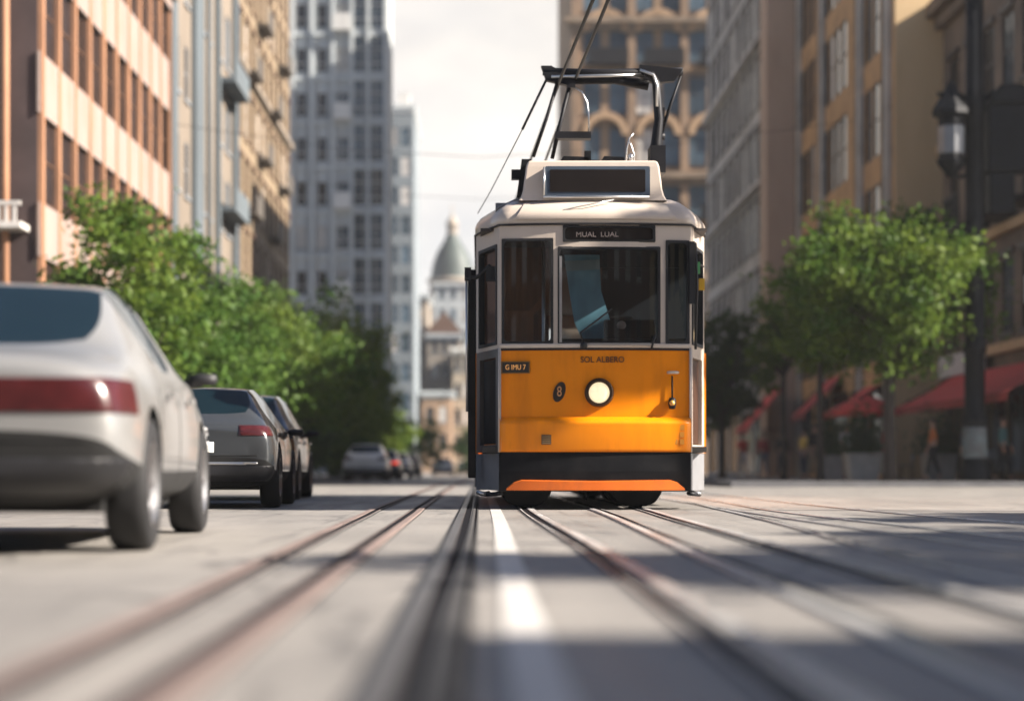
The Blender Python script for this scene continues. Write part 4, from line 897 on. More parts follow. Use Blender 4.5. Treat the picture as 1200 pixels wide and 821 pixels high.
for i, z in enumerate(zs):
    if i % 3 == 2:
        part(H_, 'cornice_band', STONE_D, lambda k: (k.box(6.4 - hx_, 22 - hx_, 139.2 - hy_, 140 - hy_ - .003, z - 1.0, z - .55), k.box(6.7 - hx_, 22 - hx_, 139.6 - hy_, 140 - hy_ - .004, z - 1.5, z - 1.03)))
    for j in range(3):
        if i % 2 == 1:
            cxx = 7 + 2.5 + 4 * j - hx_
            def arch(k):
                pts = [(1.75 * math.cos(a), 1.75 * math.sin(a)) for a in [math.pi * t / 12 for t in range(13)]]
                pi_ = [(1.25 * math.cos(a), 1.25 * math.sin(a)) for a in [math.pi * t / 12 for t in range(13)]]
                for a in range(12): k.prism([(cxx + pts[a][0], z + 2.3 + pts[a][1]), (cxx + pts[a + 1][0], z + 2.3 + pts[a + 1][1]), (cxx + pi_[a + 1][0], z + 2.3 + pi_[a + 1][1]), (cxx + pi_[a][0], z + 2.3 + pi_[a][1])], 'y', 139.55 - hy_, 140 - hy_ - .005)
            part(H_, 'arch', mat('arch_stone', (.30, .20, .12), .85, var=.25, scale=.4), arch)
        if i % 3 == 1: part(H_, 'balcony', DARKMET, lambda k: (k.box(7 + 1.2 + 4.2 * j - hx_, 7 + 4.2 + 4.2 * j - hx_, 138.9 - hy_, 140 - hy_ - .004, z - .3, z - .1), k.box(7 + 1.2 + 4.2 * j - hx_, 7 + 4.2 + 4.2 * j - hx_, 138.9 - hy_, 138.98 - hy_, z - .1, z + .9)))
for u in (.25, 4.5, 8.5, 12.5): part(H_, 'pilaster', mat('brown_pilaster_stone', (.20, .135, .088), .85, var=.25, scale=.4), lambda k: k.box(7 + u - .3 - hx_, 7 + u + .3 - hx_, 139.65 - hy_, 140 - hy_ - .006, 0, 44))
# far end of the street
def far_house(lab, x0, x1, y0, H, wm, cols, w, pm=PANE_D, rm=CONC, roof=None):
    zs = [3.2 + 3.4 * i for i in range(int((H - 4) / 3.4) + 1)]
    r, a, b = building('distant_house', lab, x0, x1, y0, y0 + 14, H, wm, {'S': rowcol(cols, zs, w, 1.9, 1, 2, FR_GREY, pm, 'sill', curt=.25)}, group='houses at the far end of the street', rm=rm, roof_over=.4)
    if roof: part(r, 'roof', roof, lambda k: k.prism([(x0 - a - .4, H + .45), (x1 - a + .4, H + .45), ((x0 + x1) / 2 - a, H + 3.6)], 'y', -7.3, 7.3))
    return r
TERR = mat('terracotta_render', (.42, .25, .17), .85, var=.15, scale=.3)
CREAMR = mat('cream_render', (.30, .255, .205), .85, var=.12, scale=.3)
far_house('cream house at the far end of the street beside the narrow tower', -13.5, -7.3, 262, 25, CREAMR, [1.3, 3.1, 4.9], .9)
far_house('pale grey house with white balconies in the middle of the far street end', -7.0, -1.2, 285, 29, CONC, [1.2, 2.9, 4.6], .9, PANE_B)
far_house('terracotta house close to the tram at the far end of the street', -1.0, 6.5, 250, 17, TERR, [1.2, 3.0, 4.8, 6.4], .9, roof=mat('red_tile_roof', (.30, .12, .07), .8))
far_house('tall cream-grey house behind the terracotta one at the street end', -1.0, 8, 300, 33, CREAMR, [1.4, 3.4, 5.4, 7.2], 1.0, rm=GSTONE)
far_house('low orange-washed shop house at the far left of the street end', -7.2, -3.5, 232, 10, mat('dusty_orange_render', (.30, .20, .13), .85, var=.2, scale=.4), [1.0, 2.6], .9)
far_house('narrow beige house between the orange-washed shop house and the terracotta one', -3.45, -1.2, 240, 16, mat('dusty_beige_render', (.30, .25, .19), .85, var=.2, scale=.4), [.6, 1.65], .7, rm=GSTONE)
far_house('grey-beige house with a tiled roof rising behind the orange-washed shop house', -7.2, -2.6, 256, 19, mat('grey_beige_render', (.24, .21, .175), .85, var=.2, scale=.4), [1.0, 2.3, 3.6], .8, roof=mat('brown_tile_roof', (.12, .07, .05), .85))
# domed church
ch = empty('domed_church', (-6.0, 405, 0), 'church with a pale green copper dome against the sky at the street end', 'church')
COPPER = mat('green_copper', (.038, .055, .050), .6, var=.2, scale=.3, dirt=(.035, .042, .038), dirt_amt=.5, dirt_scale=.4)
part(ch, 'nave', CREAMR, lambda k: k.box(-7.5, 8, -4, 16, 0, 36))
part(ch, 'drum', CREAMR, lambda k: k.lathe([(4.9, 34), (4.9, 41.5), (5.5, 41.6), (5.5, 42.4), (4.6, 42.4)], 16))
for a in range(8): part(ch, 'arched_window', PANE_D, lambda k: k.box(-.6, .6, -5.0, -4.6, 36.5, 40.5, 0, Matrix.Rotation(R(45 * a), 4, 'Z')))
part(ch, 'dome', COPPER, lambda k: k.lathe([(4.7, 42.4), (4.55, 44.2), (4.1, 46.3), (3.3, 48.3), (2.3, 50.0), (1.5, 51.4), (1.25, 52.2)], 24))
part(ch, 'lantern', CREAMR, lambda k: k.lathe([(1.2, 52.0), (1.2, 54.2), (1.5, 54.3), (1.3, 54.7), (.7, 55.8), (.18, 56.6), (.12, 59), (0, 59)], 14))

# ================================================================== awnings, parasol
RED = mat('red_awning_cloth', (.62, .06, .048), .8, var=.12, scale=1.5, stretch=(1, 6, 1), dirt=(.28, .04, .035), dirt_amt=.4)
REDV = mat('red_awning_edge', (.34, .04, .035), .8)
def awning(lab, xw, y0, y1, zt_, zlow, proj, group='red awnings on the right side'):
    root = empty('awning', (xw, (y0 + y1) / 2, 0), lab, 'awning', group)
    L_ = (y1 - y0) / 2; n = max(4, int((y1 - y0) / .5))
    k = MB()
    for i in range(n):
        a, b = -L_ + 2 * L_ * i / n, -L_ + 2 * L_ * (i + 1) / n
        for t0, t1 in ((0, .35), (.35, .7), (.7, 1)):
            f_ = lambda t: (-proj * t, zt_ - (zt_ - zlow) * t - .10 * math.sin(math.pi * t))
            (xa, za), (xb, zb_) = f_(t0), f_(t1)
            k.quad((xa, a, za), (xa, b, za), (xb, b, zb_), (xb, a, zb_)); k.quad((xa, a, za - .012), (xb, a, zb_ - .012), (xb, b, zb_ - .012), (xa, b, za - .012))
    k.build('canopy', RED, root)
    k = MB()
    for i in range(n * 2):
        a, b = -L_ + L_ * i / n, -L_ + L_ * (i + 1) / n; m_ = (a + b) / 2
        k.add([(-proj, a, zlow), (-proj, b, zlow), (-proj, b, zlow - .2), (-proj, m_, zlow - .28), (-proj, a, zlow - .2), (-proj - .01, a, zlow), (-proj - .01, b, zlow), (-proj - .01, b, zlow - .2), (-proj - .01, m_, zlow - .28), (-proj - .01, a, zlow - .2)],
              [[0, 1, 2, 3, 4], [9, 8, 7, 6, 5]])
    k.build('valance', REDV, root)
    for e in (-L_, L_):
        k = MB(); k.tube([(-.02, e, zt_ - .03), (-proj, e, zlow - .03)], .025, 6); k.tube([(-.02, e, zlow - .1), (-proj, e, zlow - .03)], .02, 6); k.build('awning_arm', DARKMET, root)
    return root
awning('long red awning along the shopfronts at the right picture edge', 15.72, 48.4, 61.5, 3.55, 2.5, 1.9)
awning('short red awning right of the trunk of the large street tree, beyond the long awning', 14.35, 66.2, 69.0, 3.5, 2.6, 1.5)
awning('steep red awning left of the trunk of the large street tree', 14.35, 73, 76.2, 4.2, 2.7, 1.5)
awning('farthest red awning, beside the thin tree trunk close to the tram', 13.25, 80.2, 84.0, 4.1, 2.3, 1.6)
ps = empty('parasol', (12.1, 57.5, .135), 'small red parasol standing on the pavement beside the large tree trunk', 'parasol')
k = MB(); k.lathe([(.02, 2.62), (.5, 2.45), (1.05, 2.15), (1.05, 2.0), (1.04, 2.0), (1.04, 2.14), (.48, 2.43), (0, 2.58)], 8, smooth=False); k.build('canopy', RED, ps)
k = MB(); k.tube([(0, 0, .06), (0, 0, 2.6)], .024); k.build('pole', CHROME, ps)
k = MB(); k.lathe([(0, .08), (.24, .06), (.26, 0)], 16); k.build('base', DARKMET, ps)

# ================================================================== street lamp with lanterns (right)
IRON = mat('black_cast_iron', (.006, .007, .009), .55, 0, var=.3, scale=3, spec=.15)
LPX, LPY = 13.2, 49.3
lp = empty('street_lamp', (LPX, LPY, .135), 'massive black iron street lamp with a pale glass lantern beside the red awning', 'street lamp')
k = MB(); k.lathe([(.42, 0), (.42, .35), (.34, .45), (.30, 1.5), (.33, 1.55), (.33, 1.7), (.27, 1.8), (.265, 3.4), (.31, 3.45), (.31, 3.6), (.26, 3.7), (.25, 9.8), (.30, 9.9), (.30, 10.1), (.24, 10.2), (.22, 14.0), (0, 14.05)], 16); k.build('post', IRON, lp)
k = MB(); k.lathe([(.335, .62), (.345, .64), (.318, 1.42), (.31, 1.44)], 16); k.build('poster_band', mat('faded_poster', (.11, .12, .12), .7, var=.4, scale=3, dirt=(.10, .16, .17), dirt_amt=.7, dirt_scale=3), lp)
k = MB(); k.tube([(0, 0, 10.0), (-.5, 0, 10.35), (-1.0, 0, 10.3)], [.10, .08, .06]); k.tube([(0, 0, 8.2), (-.45, 0, 8.1), (-.62, 0, 8.35)], [.07, .05, .04]); k.tube([(0, 0, 10.0), (.5, 0, 10.35), (1.3, 0, 10.3)], [.10, .08, .06]); k.build('arm', IRON, lp)
ln = MB(); ln.lathe([(.0, 10.75), (.10, 10.6), (.22, 10.35), (.50, 9.9), (.52, 9.75), (.36, 9.70), (.34, 8.6), (.40, 8.55), (.34, 8.4), (.10, 8.1), (0, 8.05)], 8, 0, Matrix.Translation((-.62, 0, 0)), False)
la = ln.build('lantern', IRON, lp)
k = MB(); k.lathe([(.35, 9.45), (.37, 9.43), (.36, 8.72), (.345, 8.7)], 8, 0, Matrix.Translation((-.62, 0, 0)), False); k.build('lantern_glass', mat('opal_glass', (.13, .135, .14), .3, coat=.3), la)
k = MB(); k.box(.30, 1.6, -.35, .35, 8.2, 10.0); k.box(.34, 1.0, -.3, .3, 7.1, 8.2); k.prism([(.3, 10.0), (1.5, 10.0), (1.2, 10.5), (.6, 10.5)], 'y', -.45, .45); k.build('lantern', IRON, lp, bevel=.05)
k = MB(); k.lathe([(.07, 10.4), (.10, 9.9), (.20, 9.8), (.2, 9.7), (0, 9.68)], 10, 0, Matrix.Translation((1.0, 0, 0))); k.build('finial', IRON, lp)

# ================================================================== trees
BARK = mat('tree_bark', (.04, .030, .024), .9, var=.35, scale=6, bump=.6, bscale=18, stretch=(1, 1, .3))
LEAF1 = leaf_mat('leaf_mid_green', (.035, .085, .014), (.09, .15, .022))
LEAF2 = leaf_mat('leaf_yellow_green', (.042, .095, .014), (.125, .175, .024))
LEAF4 = leaf_mat('leaf_brightened_green', (.07, .13, .02), (.17, .22, .03))  # lightened leaf copy, makes up for missing light on the rear trees
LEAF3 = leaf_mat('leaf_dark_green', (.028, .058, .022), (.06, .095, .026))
def tree(lab, loc, H, rad, lm, seed, crown_z0=1.4, n_clump=60, leaf=.16, per=70, trunk_r=.14, group=None, aspect=1.0, name='street_tree', lean=0.0, spread=1.0):
    rr = random.Random(seed)
    root = empty(name, loc, lab, 'tree', group)
    cz, rz_ = (H + crown_z0) / 2, (H - crown_z0) / 2
    clumps = []
    while len(clumps) < n_clump:
        p = Vector((rr.uniform(-1, 1), rr.uniform(-1, 1), rr.uniform(-1, 1)))
        l = p.length
        lim = .76 + .62 * noise.noise(p.normalized() * 1.9 + Vector((seed * 3.1, 0, 0)))
        if l > lim or l < .28: continue
        clumps.append(Vector((p.x * rad + lean * (p.z + 1) * .5, p.y * rad * aspect, cz + p.z * rz_)))
    fork = Vector((lean * .15, 0, crown_z0 + (H - crown_z0) * .16))
    t = MB(); t.tube([(0, 0, -.05), (.02, 0, .25), (lean * .05, .02, crown_z0 * .6), fork], [trunk_r * 1.5, trunk_r * 1.05, trunk_r * .92, trunk_r * .85], 10)
    for c in rr.sample(clumps, min(16, len(clumps))):
        mid = fork.lerp(c, .5) + Vector((rr.uniform(-.2, .2), rr.uniform(-.2, .2), .25))
        t.tube([fork - Vector((0, 0, .1)), mid, c], [trunk_r * .5, trunk_r * .28, trunk_r * .08], 6)
    t.build('trunk', BARK, root)
    vs, fs = [], []
    for c in clumps:
        cr = rr.uniform(.28, .55) * rad / 2.4 * spread
        for _ in range(per):
            d = Vector((rr.gauss(0, 1), rr.gauss(0, 1), rr.gauss(0, .75))) * cr * .75
            p = c + d
            nrm = Vector((rr.gauss(0, 1), rr.gauss(0, 1), rr.gauss(.6, .9))).normalized()
            u = nrm.orthogonal().normalized(); u = (Matrix.Rotation(rr.uniform(0, 6.28), 3, nrm) @ u); v = nrm.cross(u)
            s_ = leaf * rr.uniform(.6, 1.25)
            o_ = len(vs)
            vs += [p - u * s_, p + v * s_ * .5, p + u * s_, p - v * s_ * .5]; fs.append([o_, o_ + 1, o_ + 2, o_ + 3])
    me = bpy.data.meshes.new('crown'); me.from_pydata([tuple(v) for v in vs], [], fs); me.materials.append(lm); me.update()
    o = bpy.data.objects.new('crown', me); COL.objects.link(o); o.parent = root
    return root
GL = 'street trees along the left pavement'
T = [('tall yellow-green street tree in front of the red-brown office block', -8.2, 42.5, 6.7, 2.2, LEAF2, .8), ('mid-green street tree just behind the silver sedan roof', -7.6, 46.5, 6.2, 2.6, LEAF1, .6),
     ('bushy street tree in front of the slate and beige apartment block', -7.6, 53, 6.3, 2.8, LEAF1, .6), ('yellow-green street tree above the grey hatchback', -7.4, 60, 6.6, 2.7, LEAF2, .5),
     ('tall mid-green street tree in front of the ochre house', -7.2, 69, 7.6, 3.0, LEAF1, .5), ('mid-green street tree above the third parked car', -7.2, 78, 7.8, 3.0, LEAF4, .4),
     ('rounded street tree at the right end of the left row, tallest against the grey tower', -7.0, 88, 8.2, 3.3, LEAF4, .4), ('smaller street tree beyond the tall rounded one on the left side', -6.8, 101, 7.8, 3.0, LEAF4, .4),
     ('farthest street tree of the left row, by the distant cars', -6.6, 118, 5.6, 2.6, LEAF4, .4)]
for i, (lab, x, yv, h_, r_, lm, c0) in enumerate(T):
    tree(lab, (x, yv, .135), h_, r_, lm, 11 + i, crown_z0=c0, n_clump=72, per=130 if i < 4 else 95, leaf=.112 if i < 4 else .15, group=GL)
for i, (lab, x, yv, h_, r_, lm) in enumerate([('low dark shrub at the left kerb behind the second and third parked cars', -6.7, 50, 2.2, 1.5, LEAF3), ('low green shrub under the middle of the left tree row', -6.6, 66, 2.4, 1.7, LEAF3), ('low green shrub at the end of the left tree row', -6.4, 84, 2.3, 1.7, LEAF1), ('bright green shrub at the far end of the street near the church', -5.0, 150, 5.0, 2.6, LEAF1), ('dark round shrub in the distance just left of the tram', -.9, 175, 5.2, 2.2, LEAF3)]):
    tree(lab, (x, yv, .1 if x < -5.6 else 0), h_, r_, lm, 41 + i, crown_z0=.1, n_clump=40, per=60, leaf=.18, name='shrub', trunk_r=.06)
tree('largest leafy street tree on the right pavement, beside the black street lamp', (11.0, 49.6, .135), 7.6, 2.8, LEAF2, 71, crown_z0=2.5, n_clump=120, per=140, leaf=.108, trunk_r=.17, group='street trees along the right pavement')
tree('small leafy street tree touching the tram side of the large right tree', (9.5, 51.6, .135), 6.3, 1.7, LEAF2, 77, crown_z0=2.9, n_clump=46, per=110, leaf=.11, trunk_r=.10, group='street trees along the right pavement')
tree('slender young yellowish street tree between the tram and the large right tree', (9.7, 59, .135), 5.6, 1.35, LEAF2, 72, crown_z0=2.9, n_clump=30, per=60, leaf=.15, trunk_r=.09, group='street trees along the right pavement')
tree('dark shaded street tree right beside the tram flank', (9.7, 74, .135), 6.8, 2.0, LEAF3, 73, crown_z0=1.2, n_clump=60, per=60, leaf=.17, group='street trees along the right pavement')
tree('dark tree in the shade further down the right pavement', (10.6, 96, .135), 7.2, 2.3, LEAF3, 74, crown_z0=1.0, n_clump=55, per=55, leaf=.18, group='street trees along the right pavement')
# plane trees on the near right corner, beyond the picture edge; they shade the road
GN = 'trees on the near right corner'
SHADE = [(12.0, 5.4, 7.0, 2.3, 3.2), (14.2, 9.0, 7.4, 2.4, 3.4), (15.9, 13.0, 7.4, 2.3, 3.6), (16.9, 6.0, 8.0, 2.5, 4.0), (19.3, 10.4, 8.4, 2.6, 4.4), (12.2, 17.0, 9.4, 1.45, 7.75)]  # last crown is added and shaped to dapple the tram front
for i, (x, yv, h_, r_, c0) in enumerate(SHADE):
    tree('unseen leafy tree on the near right corner casting shade on rails and tram', (x, yv, 0), h_, r_, LEAF1, 90 + i, crown_z0=c0, n_clump=80 if c0 < 6 else 15, per=70 if c0 < 6 else 60, leaf=.20, trunk_r=.13, group=GN)

building('added_corner_house', 'unseen low tan corner house added right of the picture to shade the near road', 12.9, 26, -16, 1.2, 7.3, TAN,  # unseen house, added to throw shade across the near road
    {'W': rowcol([2 + 2.6 * i for i in range(6)], [1.0, 4.8], 1.3, 2.2, 2, 2, FR_DARK, PANE_D, 'sill'), 'N': rowcol([2 + 2.6 * i for i in range(4)], [1.0, 4.8], 1.3, 2.2, 2, 2, FR_DARK, PANE_D, 'sill')}, rm=STONE_D)
DRED = mat('dark_red_brick', (.13, .075, .05), .85, var=.25, scale=.6)
building('added_rear_building', 'unseen dark brick building added behind the viewer for dark reflections', -46, 50, -62, -44, 20, DRED,  # unseen, added so the tram's glass and paint mirror something dark
    {'N': rowcol([13 + 3.6 * i for i in range(20)], [1.0, 5.2, 9.2, 13.2], 1.5, 2.4, 2, 2, FR_WHITE, PANE_D, 'sill', curt=.3)}, rm=STONE_D)
# ================================================================== people on the right pavement
SKIN = mat('skin', (.46, .28, .20), .55, var=.06)
HAIR = mat('dark_hair', (.03, .02, .015), .6, var=.3)
SHOE = mat('dark_shoes', (.03, .028, .027), .5)
def skin_obj(name, chains, m, parent, sub=1):
    """chains: lists of (point, radius); equal points are shared joints"""
    idx = {}; vs = []; rs = []; es = []
    for ch_ in chains:
        prev = None
        for p, r in ch_:
            key = tuple(round(c, 4) for c in p)
            if key not in idx: idx[key] = len(vs); vs.append(p); rs.append(r)
            if prev is not None and prev != idx[key]: es.append((prev, idx[key]))
            prev = idx[key]
    me = bpy.data.meshes.new(name); me.from_pydata(vs, es, []); o = bpy.data.objects.new(name, me); COL.objects.link(o)
    o.modifiers.new('Skin', 'SKIN')
    for v, r in zip(me.skin_vertices[0].data, rs): v.radius = (r, r)
    me.skin_vertices[0].data[0].use_root = True
    s = o.modifiers.new('s', 'SUBSURF'); s.levels = s.render_levels = sub
    realize(o)
    for p in o.data.polygons: p.use_smooth = True
    o.data.materials.clear(); o.data.materials.append(m)
    o.parent = parent; return o
def person(lab, loc, rz, top, legs, stride=.0, arm=.06, scale=1.0, hair=HAIR, bent=False, long=False):
    root = empty('person', loc, lab, 'person', 'people on the right pavement', rz); root.scale = (scale,) * 3
    pel = (0, 0, .95); sp = (0, .01, 1.12); chs = (0, .0, 1.34); nk = (0, .0, 1.48); hb = (0, -.01, 1.56); hd = (0, -.015, 1.645); tp = (0, -.01, 1.715)
    body = [[(pel, .125), (sp, .115), (chs, .13), (nk, .05), (hb, .062), (hd, .088), (tp, .06)]]
    tops = [[(pel, .138), (sp, .135), (chs, .152), ((0, 0, 1.455), .075)]]
    lows = [[(pel, .142)]]
    shoes = []
    for sg in (-1, 1):
        sh = (sg * .175, 0, 1.40); el = (sg * .225, .03 + sg * arm * .4, 1.14); wr = (sg * .23, -.10 - sg * arm, .93) if not bent else (sg * .12, -.28, 1.12); pm_ = (wr[0], wr[1] - .03, wr[2] - .07)
        body.append([(chs, .13), (sh, .056), (el, .041), (wr, .028), (pm_, .036)])
        for k, (dx, ln) in enumerate(((-.026, .075), (-.009, .088), (.009, .082), (.026, .066))):
            a = (pm_[0] + dx * .5, pm_[1] + dx, pm_[2] - .035); b = (pm_[0] + dx * .6, pm_[1] + dx - .008, pm_[2] - .035 - ln * .55); c = (pm_[0] - sg * .008 + dx * .6, pm_[1] + dx - .02, pm_[2] - .035 - ln)
            body.append([(pm_, .036), (a, .011), (b, .009), (c, .007)])
        body.append([(pm_, .036), ((pm_[0] - sg * .02, pm_[1] - .035, pm_[2] - .005), .012), ((pm_[0] - sg * .03, pm_[1] - .05, pm_[2] - .04), .009)])
        tops.append([(chs, .152), (sh, .072), (el, .055)] + ([(tuple(Vector(el).lerp(Vector(wr), .85)), .042)] if long else []))
        hp = (sg * .09, 0, .88); kn = (sg * .10, -.02 - sg * stride * .5, .49); an = (sg * .10, .02 - sg * stride + (.0), .09 + max(0, sg * -stride) * .12); to = (an[0] + sg * .015, an[1] - .15, an[2] - .05)
        body.append([(pel, .125), (hp, .08), (kn, .052), (an, .036), (to, .030)])
        lows.append([(pel, .142), (hp, .098), (kn, .070), (tuple(Vector(kn).lerp(Vector(an), .88)), .055)])
        shoes.append([((an[0], an[1] + .03, an[2] - .035), .044), (((an[0] + to[0]) / 2, (an[1] + to[1]) / 2, an[2] - .045), .046), ((to[0], to[1], to[2]), .036)])
    b = skin_obj('body', body, SKIN, root)
    skin_obj('jacket' if long else 'shirt', tops, top, root); skin_obj('trousers', lows, legs, root)
    for s in shoes: skin_obj('shoe', [s], SHOE, root)
    k = MB(); k.lathe([(.097, -.02), (.104, .03), (.092, .08), (.055, .115), (0, .125)], 14, 0, Matrix.Translation((0, .012, 1.635)) @ Matrix.Rotation(R(-14), 4, 'X') @ Matrix.Diagonal((.95, 1.08, 1, 1))); k.build('hair', hair, root)
    k = MB()
    for sg in (-1, 1): k.lathe([(0, .012), (.012, .008), (.014, 0)], 8, 0, Matrix.Translation((sg * .032, -.098, 1.645)) @ M90)
    k.build('eyes', RUBBER, b)
    k = MB(); k.prism([(-.095, 1.65), (-.125, 1.612), (-.095, 1.605)], 'x', -.012, .012)
    for sg in (-1, 1): k.box(sg * .086 - .008, sg * .086 + .008, -.02, .02, 1.615, 1.67)
    k.build('nose_and_ears', SKIN, b)
    k = MB(); k.box(-.026, .026, -.097, -.085, 1.582, 1.592); k.build('mouth', mat('lips', (.33, .12, .10), .5), b)
    return root
def cloth(n, c): return mat(n, c, .85, var=.12, scale=8, bump=.2, bscale=30)
NAVY, JEAN, BLK, KHAKI = cloth('navy_cloth', (.03, .04, .07)), cloth('denim', (.06, .09, .15)), cloth('black_cloth', (.02, .02, .022)), cloth('khaki_cloth', (.26, .21, .15))
PZ = .138
person('person in a red shirt and pale trousers walking close to the tram side', (10.25, 72.0, PZ), R(20), cloth('red_cloth', (.50, .07, .05)), cloth('pale_cloth', (.5, .46, .42)), .22)
person('person in a dark red jacket and jeans, second from the tram side', (10.9, 71, PZ), R(200), cloth('dark_red_cloth', (.33, .04, .04)), JEAN, .15, long=True)
person('person in a yellow top standing under the steep red awning', (11.5, 65.5, PZ), R(-60), cloth('yellow_cloth', (.60, .42, .10)), NAVY, .04)
person('person in a black jacket and khaki trousers left of the large tree trunk', (10.6, 58.5, PZ), R(40), BLK, KHAKI, .18, long=True)
person('person in a white shirt and khaki trousers beside the red parasol', (11.25, 56.5, PZ), R(170), cloth('white_cloth', (.55, .53, .50)), KHAKI, .05, bent=True)
person('person in an orange top and black trousers between the tree trunk and the street lamp', (12.75, 52.0, PZ), R(-100), cloth('orange_cloth', (.55, .17, .05)), BLK, .20)
person('person in a bright red jacket and red trousers just right of the large tree trunk', (12.0, 54.2, PZ), R(120), MATS['red_cloth'], MATS['dark_red_cloth'], .10, long=True)
person('person in a teal top and black trousers right of the street lamp', (14.3, 50.5, PZ), R(60), cloth('teal_cloth', (.09, .20, .20)), BLK, .22, long=True)
person('person in a navy jacket and jeans under the long red awning', (14.2, 53.6, PZ), R(-20), NAVY, JEAN, .12, long=True)
person('person in a black jacket and navy trousers walking left of the thin tree trunk', (11.3, 69.0, PZ), R(10), BLK, NAVY, .2, long=True)
person('person in a white shirt and jeans right of the steep red awning', (12.3, 63.0, PZ), R(190), MATS['white_cloth'], JEAN, .16)
person('person in a khaki jacket and black trousers by the farthest planter', (12.6, 60.6, PZ), R(80), KHAKI, BLK, .08, long=True)
# cafe planters and tables
POT = mat('pale_planter', (.42, .40, .36), .8, var=.15, scale=3)
for i, (x, yv, lab) in enumerate([(11.7, 61.5, 'square pale planter with a dark shrub left of the large tree trunk, farthest'), (11.3, 54.6, 'square pale planter with a dark shrub beside the large tree trunk'), (13.9, 56.0, 'square pale planter with a dark shrub under the long red awning')]):
    r = empty('planter', (x, yv, .135), lab, 'planter', 'planters on the right pavement')
    k = MB(); k.prism([(-.38, 0), (.38, 0), (.45, .75), (-.45, .75)], 'y', -.42, .42); k.box(-.48, .48, -.46, .46, .75, .81); k.build('pot', POT, r)
    rr = random.Random(i); vs, fs = [], []
    for _ in range(900):
        d = Vector((rr.gauss(0, .32), rr.gauss(0, .32), abs(rr.gauss(0, .55)))); p = Vector((0, 0, .8)) + d
        u = Vector((rr.gauss(0, 1), rr.gauss(0, 1), rr.gauss(0, 1))).normalized(); v = u.orthogonal().normalized(); o_ = len(vs); s_ = .09
        vs += [p - u * s_, p + v * s_ * .5, p + u * s_, p - v * s_ * .5]; fs.append([o_, o_ + 1, o_ + 2, o_ + 3])
    me = bpy.data.meshes.new('foliage'); me.from_pydata([tuple(v) for v in vs], [], fs); me.materials.append(LEAF3); o = bpy.data.objects.new('foliage', me); COL.objects.link(o); o.parent = r
CHW = mat('cafe_chair_metal', (.16, .17, .18), .4, .6)
def cafe_table(x, yv, lab):
    r = empty('cafe_table', (x, yv, .135), lab, 'table', 'cafe tables on the right pavement')
    k = MB(); k.lathe([(0, .74), (.34, .74), (.35, .72), (.34, .70), (0, .70)], 20); k.build('table_top', CHW, r)
    k = MB(); k.tube([(0, 0, .02), (0, 0, .71)], .03); k.lathe([(0, .05), (.22, .02), (.23, 0)], 14); k.build('pedestal', DARKMET, r)
def cafe_chair(x, yv, rz, lab):
    r = empty('cafe_chair', (x, yv, .135), lab, 'chair', 'cafe chairs on the right pavement', rz)
    k = MB(); k.box(-.2, .2, -.2, .2, .44, .47); k.build('seat', CHW, r, bevel=.01)
    k = MB(); k.box(-.2, .2, .19, .215, .60, .88); k.tube([(-.18, .2, .45), (-.18, .21, .88)], .012); k.tube([(.18, .2, .45), (.18, .21, .88)], .012); k.build('backrest', CHW, r)
    for a in (-.17, .17):
        for b in (-.17, .17): k = MB(); k.tube([(a, b, .45), (a * 1.15, b * 1.15, 0)], .012); k.build('leg', DARKMET, r)
cafe_table(12.9, 58.8, 'round cafe table behind the red parasol'); cafe_chair(12.25, 58.9, R(90), 'metal cafe chair on the tram side of the table by the red parasol'); cafe_chair(13.55, 58.7, R(-90), 'metal cafe chair on the shop side of the table by the red parasol')
cafe_table(14.6, 51.6, 'round cafe table under the long red awning near the street lamp'); cafe_chair(14.6, 52.3, R(0), 'metal cafe chair under the long red awning near the street lamp')

# ================================================================== light, sky, camera
SUN = Vector((.85, -.20, .52)).normalized()
elev = math.asin(SUN.z); az = math.atan2(SUN.x, SUN.y)
ld = bpy.data.lights.new('sun', 'SUN'); ld.energy = 5.0; ld.angle = R(.55); ld.color = (1, .905, .80)
lo = bpy.data.objects.new('sun', ld); COL.objects.link(lo); lo.rotation_euler = SUN.to_track_quat('Z', 'Y').to_euler(); lo.location = SUN * 200
wd = bpy.data.worlds.new('World'); scene.world = wd; wd.use_nodes = True
nt = wd.node_tree; N, L = nt.nodes, nt.links; bg = N['Background']
sky = N.new('ShaderNodeTexSky'); sky.sky_type = 'NISHITA'; sky.sun_disc = False; sky.sun_elevation = elev; sky.sun_rotation = az; sky.air_density = .55; sky.dust_density = .9; sky.ozone_density = .8
tc = N.new('ShaderNodeTexCoord'); sx = N.new('ShaderNodeSeparateXYZ'); L.new(tc.outputs['Generated'], sx.inputs[0])
mr = N.new('ShaderNodeMapRange'); mr.interpolation_type = 'SMOOTHSTEP'; mr.inputs['From Min'].default_value = .46; mr.inputs['From Max'].default_value = .20; L.new(sx.outputs['Z'], mr.inputs['Value'])
nz = N.new('ShaderNodeTexNoise'); nz.inputs['Scale'].default_value = 2.6; nz.inputs['Detail'].default_value = 7; mp = N.new('ShaderNodeMapping'); mp.inputs['Scale'].default_value = (1, 1, 2.2); L.new(tc.outputs['Generated'], mp.inputs[0]); L.new(mp.outputs[0], nz.inputs['Vector'])
cl = N.new('ShaderNodeMapRange'); cl.inputs['From Min'].default_value = .35; cl.inputs['From Max'].default_value = .62; cl.inputs['To Min'].default_value = .72; L.new(nz.outputs['Fac'], cl.inputs['Value'])
nr = N.new('ShaderNodeMapRange'); nr.interpolation_type = 'SMOOTHSTEP'; nr.inputs['From Min'].default_value = .55; nr.inputs['From Max'].default_value = .93; L.new(sx.outputs['Y'], nr.inputs['Value'])   # a bright cloud bank ahead, clearer sky behind
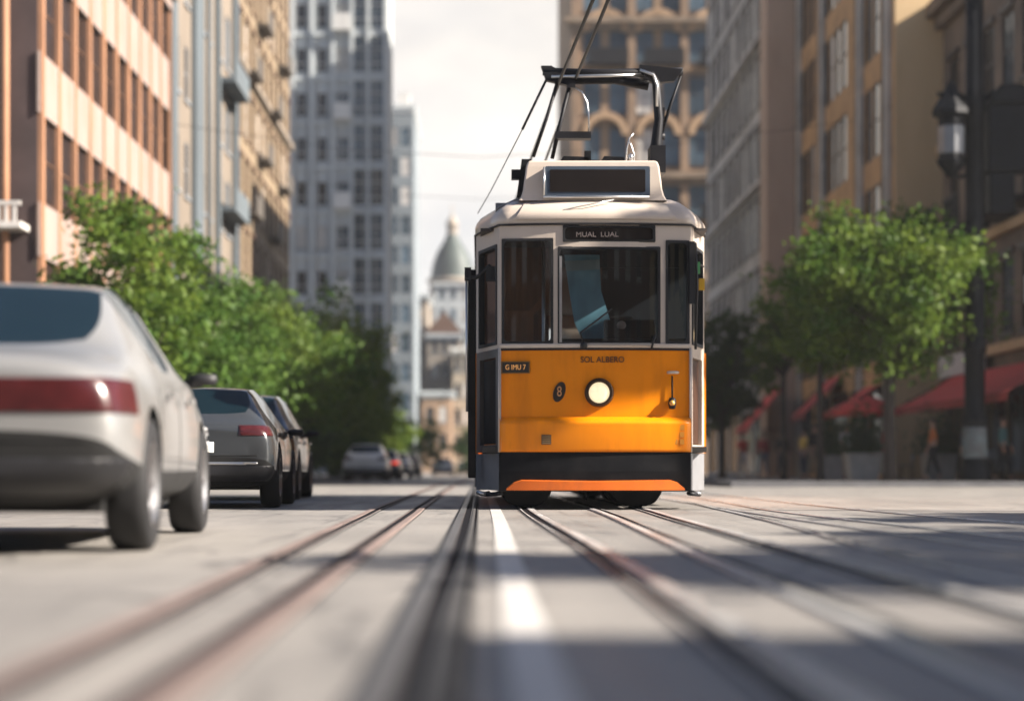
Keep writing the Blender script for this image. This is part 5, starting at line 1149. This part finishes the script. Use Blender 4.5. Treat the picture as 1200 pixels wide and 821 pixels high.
f0 = N.new('ShaderNodeMath'); f0.operation = 'MULTIPLY'; L.new(mr.outputs[0], f0.inputs[0]); L.new(nr.outputs[0], f0.inputs[1])
fm = N.new('ShaderNodeMath'); fm.operation = 'MULTIPLY'; L.new(f0.outputs[0], fm.inputs[0]); L.new(cl.outputs[0], fm.inputs[1])
mx = N.new('ShaderNodeMix'); mx.data_type = 'RGBA'; L.new(fm.outputs[0], mx.inputs['Factor']); L.new(sky.outputs[0], mx.inputs['A']); cc = N.new('ShaderNodeMix'); cc.data_type = 'RGBA'; cc.inputs['A'].default_value = (6.0, 5.6, 5.1, 1); cc.inputs['B'].default_value = (8.4, 7.65, 6.7, 1)
n2 = N.new('ShaderNodeTexNoise'); n2.inputs['Scale'].default_value = 5.5; n2.inputs['Detail'].default_value = 6; L.new(mp.outputs[0], n2.inputs['Vector'])
c3 = N.new('ShaderNodeMapRange'); c3.inputs['From Min'].default_value = .36; c3.inputs['From Max'].default_value = .6; L.new(n2.outputs['Fac'], c3.inputs['Value']); L.new(c3.outputs[0], cc.inputs['Factor']); L.new(cc.outputs['Result'], mx.inputs['B'])
L.new(mx.outputs['Result'], bg.inputs['Color']); bg.inputs['Strength'].default_value = .05

cd = bpy.data.cameras.new('camera'); cam = bpy.data.objects.new('camera', cd); COL.objects.link(cam)
cam.location = (0, 0, CAMH); cam.rotation_euler = (R(90), 0, 0)
cd.lens = 65; cd.sensor_width = 36; cd.shift_x = 38 / 1200; cd.shift_y = (VY - 410.5) / 1200; cd.clip_end = 6000; cd.clip_start = .05
cd.dof.use_dof = True; cd.dof.focus_distance = 17.7; cd.dof.aperture_fstop = .75
scene.camera = cam
# the air of the street: pale, even haze that far things fade into
hm = bpy.data.materials.new('street_haze'); hm.use_nodes = True; hn = hm.node_tree; hn.nodes.remove(hn.nodes['Principled BSDF'])
pv = hn.nodes.new('ShaderNodeVolumePrincipled'); pv.inputs['Color'].default_value = (.93, .94, .95, 1); pv.inputs['Density'].default_value = .0003; pv.inputs['Anisotropy'].default_value = .2
hn.links.new(pv.outputs[0], hn.nodes['Material Output'].inputs['Volume'])
k = MB(); k.box(-505, 505, -155, 805, -1.0, 62); tag(k.build('haze', hm), kind='stuff')
vs_ = scene.view_settings; vs_.view_transform = 'Standard'; vs_.look = 'None'; vs_.exposure = 1.8; vs_.gamma = 1.0
scene.cycles.use_denoising = True; scene.cycles.max_bounces = 6; scene.cycles.transparent_max_bounces = 12; scene.cycles.diffuse_bounces = 3; scene.cycles.glossy_bounces = 3; scene.cycles.sample_clamp_indirect = 6
for o in bpy.data.objects:
    if '_c' in o: del o['_c']
